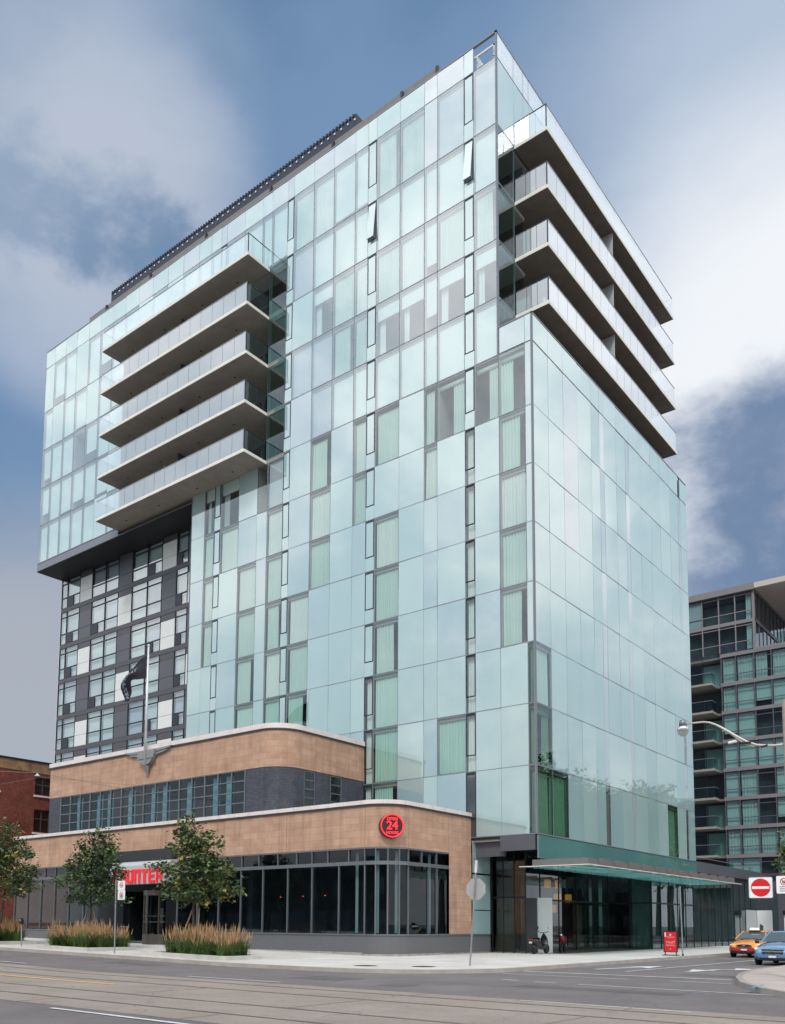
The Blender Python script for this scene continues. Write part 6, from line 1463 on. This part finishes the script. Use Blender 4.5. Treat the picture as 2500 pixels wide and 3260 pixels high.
# ------------------------------------------------------------------ cars
def sedan(name, label, cat, X, Y, paint, L=4.6, W=1.80, H=1.46, low=None, style='compact', group=None):
    """front faces -y. body lofted from cross-sections, glasshouse, wheels, lamps and grille as parts"""
    t = thing(name, label, cat, group, (X, Y, -0.13)); hw = W / 2; k = L / 4.6; f = -L / 2
    S = [(0.00, .60, .34, .58, .60), (.05, .80, .26, .66, .69), (.22, .93, .20, .73, .78), (.60, .985, .18, .82, .90), (1.15, 1.0, .18, .90, .985), (1.45, 1.0, .18, .93, 1.02), (2.2, 1.0, .18, .95, 1.02), (3.1, 1.0, .18, .97, 1.03), (3.75, .985, .20, 1.0, 1.06), (4.2, .95, .24, .99, 1.07), (4.5, .88, .34, .95, 1.02), (4.6, .76, .42, .84, .90)]
    prof = lambda w, zb, zs, zc: [(0, zb), (w * .72, zb), (w * .96, zb + .07), (w, zb + .22), (w * .985, (zb + zs) / 2 + .08), (w * .955, zs - .07), (w * .86, zs), (w * .45, zc - .01), (0, zc)]
    b = MB(); rings = []
    for (y, w, zb, zs, zc) in S:
        P_ = prof(hw * w, zb, zs, zc); ringp = [(x, z) for x, z in P_] + [(-x, z) for x, z in reversed(P_[1:-1])]
        rings.append([(x, f + y * k, z * H / 1.46) for x, z in ringp])
    n = len(rings[0])
    for r_ in rings: b.v += r_
    two = low is not None
    for s in range(len(rings) - 1):
        for j in range(n):
            zz = (b.v[s * n + j][2] + b.v[(s + 1) * n + (j + 1) % n][2]) / 2
            b.f.append((s * n + j, s * n + (j + 1) % n, (s + 1) * n + (j + 1) % n, (s + 1) * n + j)); b.m.append(1 if two and zz < .56 else 0)
    b.f.append(tuple(range(n))); b.m.append(1 if two else 0); b.f.append(tuple((len(rings) - 1) * n + j for j in reversed(range(n)))); b.m.append(0)
    b.build('body', [paint, low] if two else [paint], t, smooth=True, sub=2)
    gh = MB(); zr = H
    secs = [(1.12, .80, .955, .955), (1.95, .62, .94, zr - .035), (2.4, .60, .94, zr), (3.2, .60, .95, zr - .01), (4.05, .70, 1.0, 1.06)]
    # glasshouse: base ring and roof ring
    base = [(-.84 * hw, 1.12), (.84 * hw, 1.12), (.86 * hw, 2.6), (.80 * hw, 4.1), (-.80 * hw, 4.1), (-.86 * hw, 2.6)]
    roof = [(-.62 * hw, 1.98), (.62 * hw, 1.98), (.66 * hw, 2.6), (.60 * hw, 3.35), (-.60 * hw, 3.35), (-.66 * hw, 2.6)]
    bz = [.99, .99, .96, 1.04, 1.04, .96]; rz = [zr - .045, zr - .045, zr - .02, zr - .05, zr - .05, zr - .02]
    bv = [(x, f + y * k, z) for (x, y), z in zip(base, bz)]; rv = [(x, f + y * k, z) for (x, y), z in zip(roof, rz)]
    gh.v = bv + rv
    for j in range(6): gh.f.append((j, (j + 1) % 6, 6 + (j + 1) % 6, 6 + j)); gh.m.append(0)
    gh.f.append((6, 7, 8, 9, 10, 11)); gh.m.append(0)
    gh.build('window', M['car_glass'], t)
    rf = MB(); n2 = 7
    for s in range(6):
        yy = f + (1.94 + s * .29) * k; wv = hw * (.645 if s in (0, 5) else .69); zz = zr - (.03 if s == 0 else (.035 if s == 5 else 0.0))
        for j in range(n2):
            u = -1 + 2 * j / (n2 - 1); rf.v.append((wv * u, yy, zz - .045 * u * u * u * u))
    for s in range(5):
        for j in range(n2 - 1): a = s * n2 + j; rf.f.append((a, a + 1, a + n2 + 1, a + n2)); rf.m.append(0)
    ro = rf.build('roof', paint, t, smooth=True, fixn=False); md = ro.modifiers.new('thick', 'SOLIDIFY'); md.thickness = .04
    pl_ = MB()
    for s in (-1, 1):
        pl_.tube([(s * .85 * hw, f + 1.10 * k, .98), (s * .635 * hw, f + 1.97 * k, zr - .04)], .03, 6); pl_.tube([(s * .86 * hw, f + 2.6 * k, .96), (s * .665 * hw, f + 2.6 * k, zr - .03)], .03, 6); pl_.tube([(s * .81 * hw, f + 4.08 * k, 1.03), (s * .61 * hw, f + 3.35 * k, zr - .05)], .045, 6)
    pl_.build('pillar', paint, t)
    for s in (-1, 1):
        for y in (.86, 3.66):
            q = MB(); yy = f + y * k; x0 = s * (hw - .205); x1 = s * (hw - .0)
            q.lathe((0, 0, 0), [(.20, -.10), (.30, -.10), (.325, -.07), (.325, .07), (.30, .10), (.20, .10)], 26)
            q.v = [(s * (hw - .10) + z, yy + x, .325 + y_) for (x, y_, z) in q.v]
            w = q.build('wheel', M['tyre'], t, smooth=True)
            q = MB(); q.cyl((x1 - s * .03, yy, .325), (x1 - s * .015, yy, .325), .205, n=22); q.cyl((x1 - s * .02, yy, .325), (x1 + s * .002, yy, .325), .06, n=10)
            for a in range(6): an = a * math.pi / 3; q.obox((x1 - s * .008, yy + .11 * math.cos(an), .325 + .11 * math.sin(an)), (.012, 0, 0), (0, .10 * math.cos(an), .10 * math.sin(an)), (0, -.02 * math.sin(an), .02 * math.cos(an)))
            q.build('rim', M['rim'], w)
            q = MB(); q.tube([(s * (hw - .02), yy + .37 * math.cos(a), .33 + .37 * math.sin(a)) for a in [math.pi * (k_ / 12) for k_ in range(13)]], .035, 6); q.build('wheel_arch', M['plastic'], t)
    # face
    fy = f - .005
    for s in (-1, 1):
        q = MB()
        if style == 'compact': pts_ = [(s * .48, .60), (s * .78, .64), (s * .82, .76), (s * .66, .73), (s * .52, .68)]
        else: pts_ = [(s * .48, .60), (s * .76, .61), (s * .80, .70), (s * .68, .73), (s * .52, .69)]
        rg2 = [(x * hw / .9, fy + .06 + .95 * max(0, abs(x) - .40) ** 1.55 , z) for x, z in pts_]; bk_ = [(x * .97, y + .16, z) for x, y, z in rg2]
        q.face(rg2); 
        for j in range(5): q.face([rg2[j], bk_[j], bk_[(j + 1) % 5], rg2[(j + 1) % 5]])
        q.build('headlight', M['head'], t, fixn=True)
        q = MB(); mz = 1.0; q.ball((s * (hw + .10), f + 1.42 * k, mz), .11, 10, sc=(1, .55, .72)); q.build('mirror', M['plastic'] if style != 'compact' else M['plastic'], t, smooth=True)
        q = MB(); q.ball((s * .66 * hw / .9, fy + .085, .36), .055, 8, sc=(1.2, .6, .8)); q.build('fog_light', M['plastic'], t)
    if style == 'compact':
        q = MB(); q.prism([(-.40, .50), (.40, .50), (.44, .585), (-.44, .585)], 'y', fy - .012, fy + .1); q.prism([(-.42, .635), (.42, .635), (.45, .70), (-.45, .70)], 'y', fy + .0, fy + .12); q.build('grille', M['plastic'], t)
        q = MB()
        for (z, w_) in ((.495, .41), (.592, .445), (.632, .43), (.706, .455)): q.tube([(-w_, fy + .0, z), (0, fy - .025, z - .004), (w_, fy + .0, z)], .010, 6)
        q.build('grille_trim', M['chrome'], t)
        q = MB(); q.prism([(-0.062, 0.605), (-0.022, 0.605), (-0.019, 0.592), (0.031, 0.592), (0.034, 0.605), (0.062, 0.605), (0.053, 0.625), (0.022, 0.625), (0.019, 0.636), (-0.031, 0.636), (-0.034, 0.625), (-0.071, 0.625)], 'y', fy - .06, fy - .02); q.build('emblem', mat('gold_emblem', (.72, .48, .16), .25, .8), t)
        q = MB(); q.prism([(-.50, .25), (.50, .25), (.56, .34), (-.56, .34)], 'y', fy + .0, fy + .12); q.build('air_intake', M['plastic'], t)
    else:
        q = MB(); q.prism([(.40 * math.cos(2 * math.pi * j / 20), .645 + .065 * math.sin(2 * math.pi * j / 20)) for j in range(20)], 'y', fy - .01, fy + .12); q.build('grille', M['plastic'], t)
        q = MB(); q.tube([(.41 * math.cos(2 * math.pi * j / 28), fy - .012, .645 + .075 * math.sin(2 * math.pi * j / 28)) for j in range(29)], .010, 6); q.build('grille_trim', M['chrome'], t)
        q = MB(); q.prism([(.075 * math.cos(2 * math.pi * j / 16), .65 + .028 * math.sin(2 * math.pi * j / 16)) for j in range(16)], 'y', fy - .03, fy - .012); q.build('emblem', M['chrome'], t)
        q = MB(); q.box(-.72, .72, fy + .02, fy + .12, .24, .40); q.build('air_intake', M['plastic'], t, bevel=.02)
    q = MB(); q.box(-.155, .155, fy - .045, fy - .035, .395 if style != 'compact' else .345, .475 if style != 'compact' else .435); q.build('number_plate', M['plate'], t)
    q = MB()
    for s in (-1, 1): q.tube([(s * .50 * hw, f + 1.06 * k, 1.0), (s * .05 * hw, f + 1.22 * k, 1.04)], .008, 4)
    q.build('wiper', M['plastic'], t)
    return t
def paint(name, c, m_=.25): 
    m = mat(name, c, .32, m_, .5); m.node_tree.nodes['Principled BSDF'].inputs['Coat Weight'].default_value = 1; m.node_tree.nodes['Principled BSDF'].inputs['Coat Roughness'].default_value = .03; return m
sedan('parked_car', 'light blue compact saloon with lit headlights cut by the right edge of the frame', 'car', 11.32, 2.0, paint('car_paint_blue', (.17, .33, .52), .45), L=4.6, W=1.80, H=1.48, style='compact')
tx_ = sedan('taxi_cab', 'orange-topped red taxi cab with a lit roof sign behind the blue car', 'taxi', 7.55, 11.3, paint('taxi_orange', (.78, .27, .015), .05), L=4.9, W=1.85, H=1.46, low=paint('taxi_red', (.42, .018, .02), .05), style='taxi')
q = MB(); q.prism([(-.26, 1.47), (.26, 1.47), (.20, 1.60), (-.20, 1.60)], 'y', -.45, -.25); q.build('roof_sign', M['head'], tx_, bevel=.01)
q = MB(); q.box(-.30, .30, -.50, -.20, 1.44, 1.47); q.build('roof_sign_base', M['plastic'], tx_)
q = MB(); q.obox((.30, -.1, 1.60), (.02, 0, 0), (0, .28, -.05), (0, .02, .16)); q.build('roof_board', M['plastic'], tx_)
# ------------------------------------------------------------------ the park across the side street: seen only in the glass
parkm = [mat('park_leaf_dark', (.020, .050, .014), .8, var=.3), mat('park_leaf', (.045, .09, .02), .8, var=.3), mat('park_leaf_light', (.08, .12, .03), .8, var=.3)]
pr = random.Random(4)
def park_tree(seed):
    H = 1.0; cl = [(pr.uniform(-2.6, 2.6), pr.uniform(-2.6, 2.6), pr.uniform(6, 11.5), pr.uniform(1.6, 2.8), pr.uniform(1.4, 2.4)) for _ in range(8)] + [(0, 0, 12.2, 1.5, 1.5), (0, 0, 9, 3, 3)]
    return cl
pt = street_tree('broad park tree across the side street, mirrored in the lower hotel glass', (0, 0, -.1), park_tree(1), 3.0, 8200, .45, 33, 'park trees mirrored in the glass', None, .3, parkm)
pt.name = 'park_tree'
spots = [(24, 46, 1.35), (29, 56, 1.5), (22, 66, 1.2), (30, 77, 1.55), (23, 88, 1.35), (31, 100, 1.5), (25, 114, 1.4)]
names = ['nearest the crossing', 'second from the crossing', 'third from the crossing', 'in the middle of the row', 'third from the far end', 'second from the far end', 'farthest down the side street']
for i, (x, y, s_) in enumerate(spots):
    o = pt if i == 0 else copy_tree(pt); o.location = (x, y, 0); o.scale = (s_, s_, s_ * (1 + .1 * (i % 3))); o.rotation_euler = (0, 0, i * 1.3)
    o['label'] = 'broad park tree across the side street, ' + names[i]
for i, (x, y, s_) in enumerate([(40, 62, 1.75), (44, 80, 1.9), (39, 97, 1.8), (46, 114, 2.0), (40, 130, 1.85), (46, 148, 2.0), (42, 45, 1.6), (34, 66, 1.5), (35, 90, 1.6)]):  # trees added to darken the gap below the front row's mirror image
    o = copy_tree(pt); o.location = (x, y, 0); o.scale = (s_, s_, s_ * .95); o.rotation_euler = (0, 0, 1 + i * 1.7)
    o['label'] = 'tall tree added behind the park row to darken its mirror image'; o['group'] = 'trees added behind the park row'
# ------------------------------------------------------------------ the row across the main road: only its mirror image is in the picture
row = thing('shop_row', 'low dark brick shop row across the main road, mirrored in the diner windows', 'building')
q = MB(); q.box(-110, 46, -78, -64, 0, 9.0); q.build('wall', mat('shop_brick_dark', (.03, .024, .022), .9, var=.3), row)
q = MB(); q.box(-110, 46, -64.2, -63.8, 9.0, 9.4); q.build('cornice', M['granite'], row)
x = -108
q = MB()
while x < 44: q.box(x, x + 1.3, -63.99, -63.95, 5.2, 7.4); q.box(x, x + 3.2, -63.99, -63.95, .6, 3.2); x += 4.2
q.build('window', M['car_glass'], row)
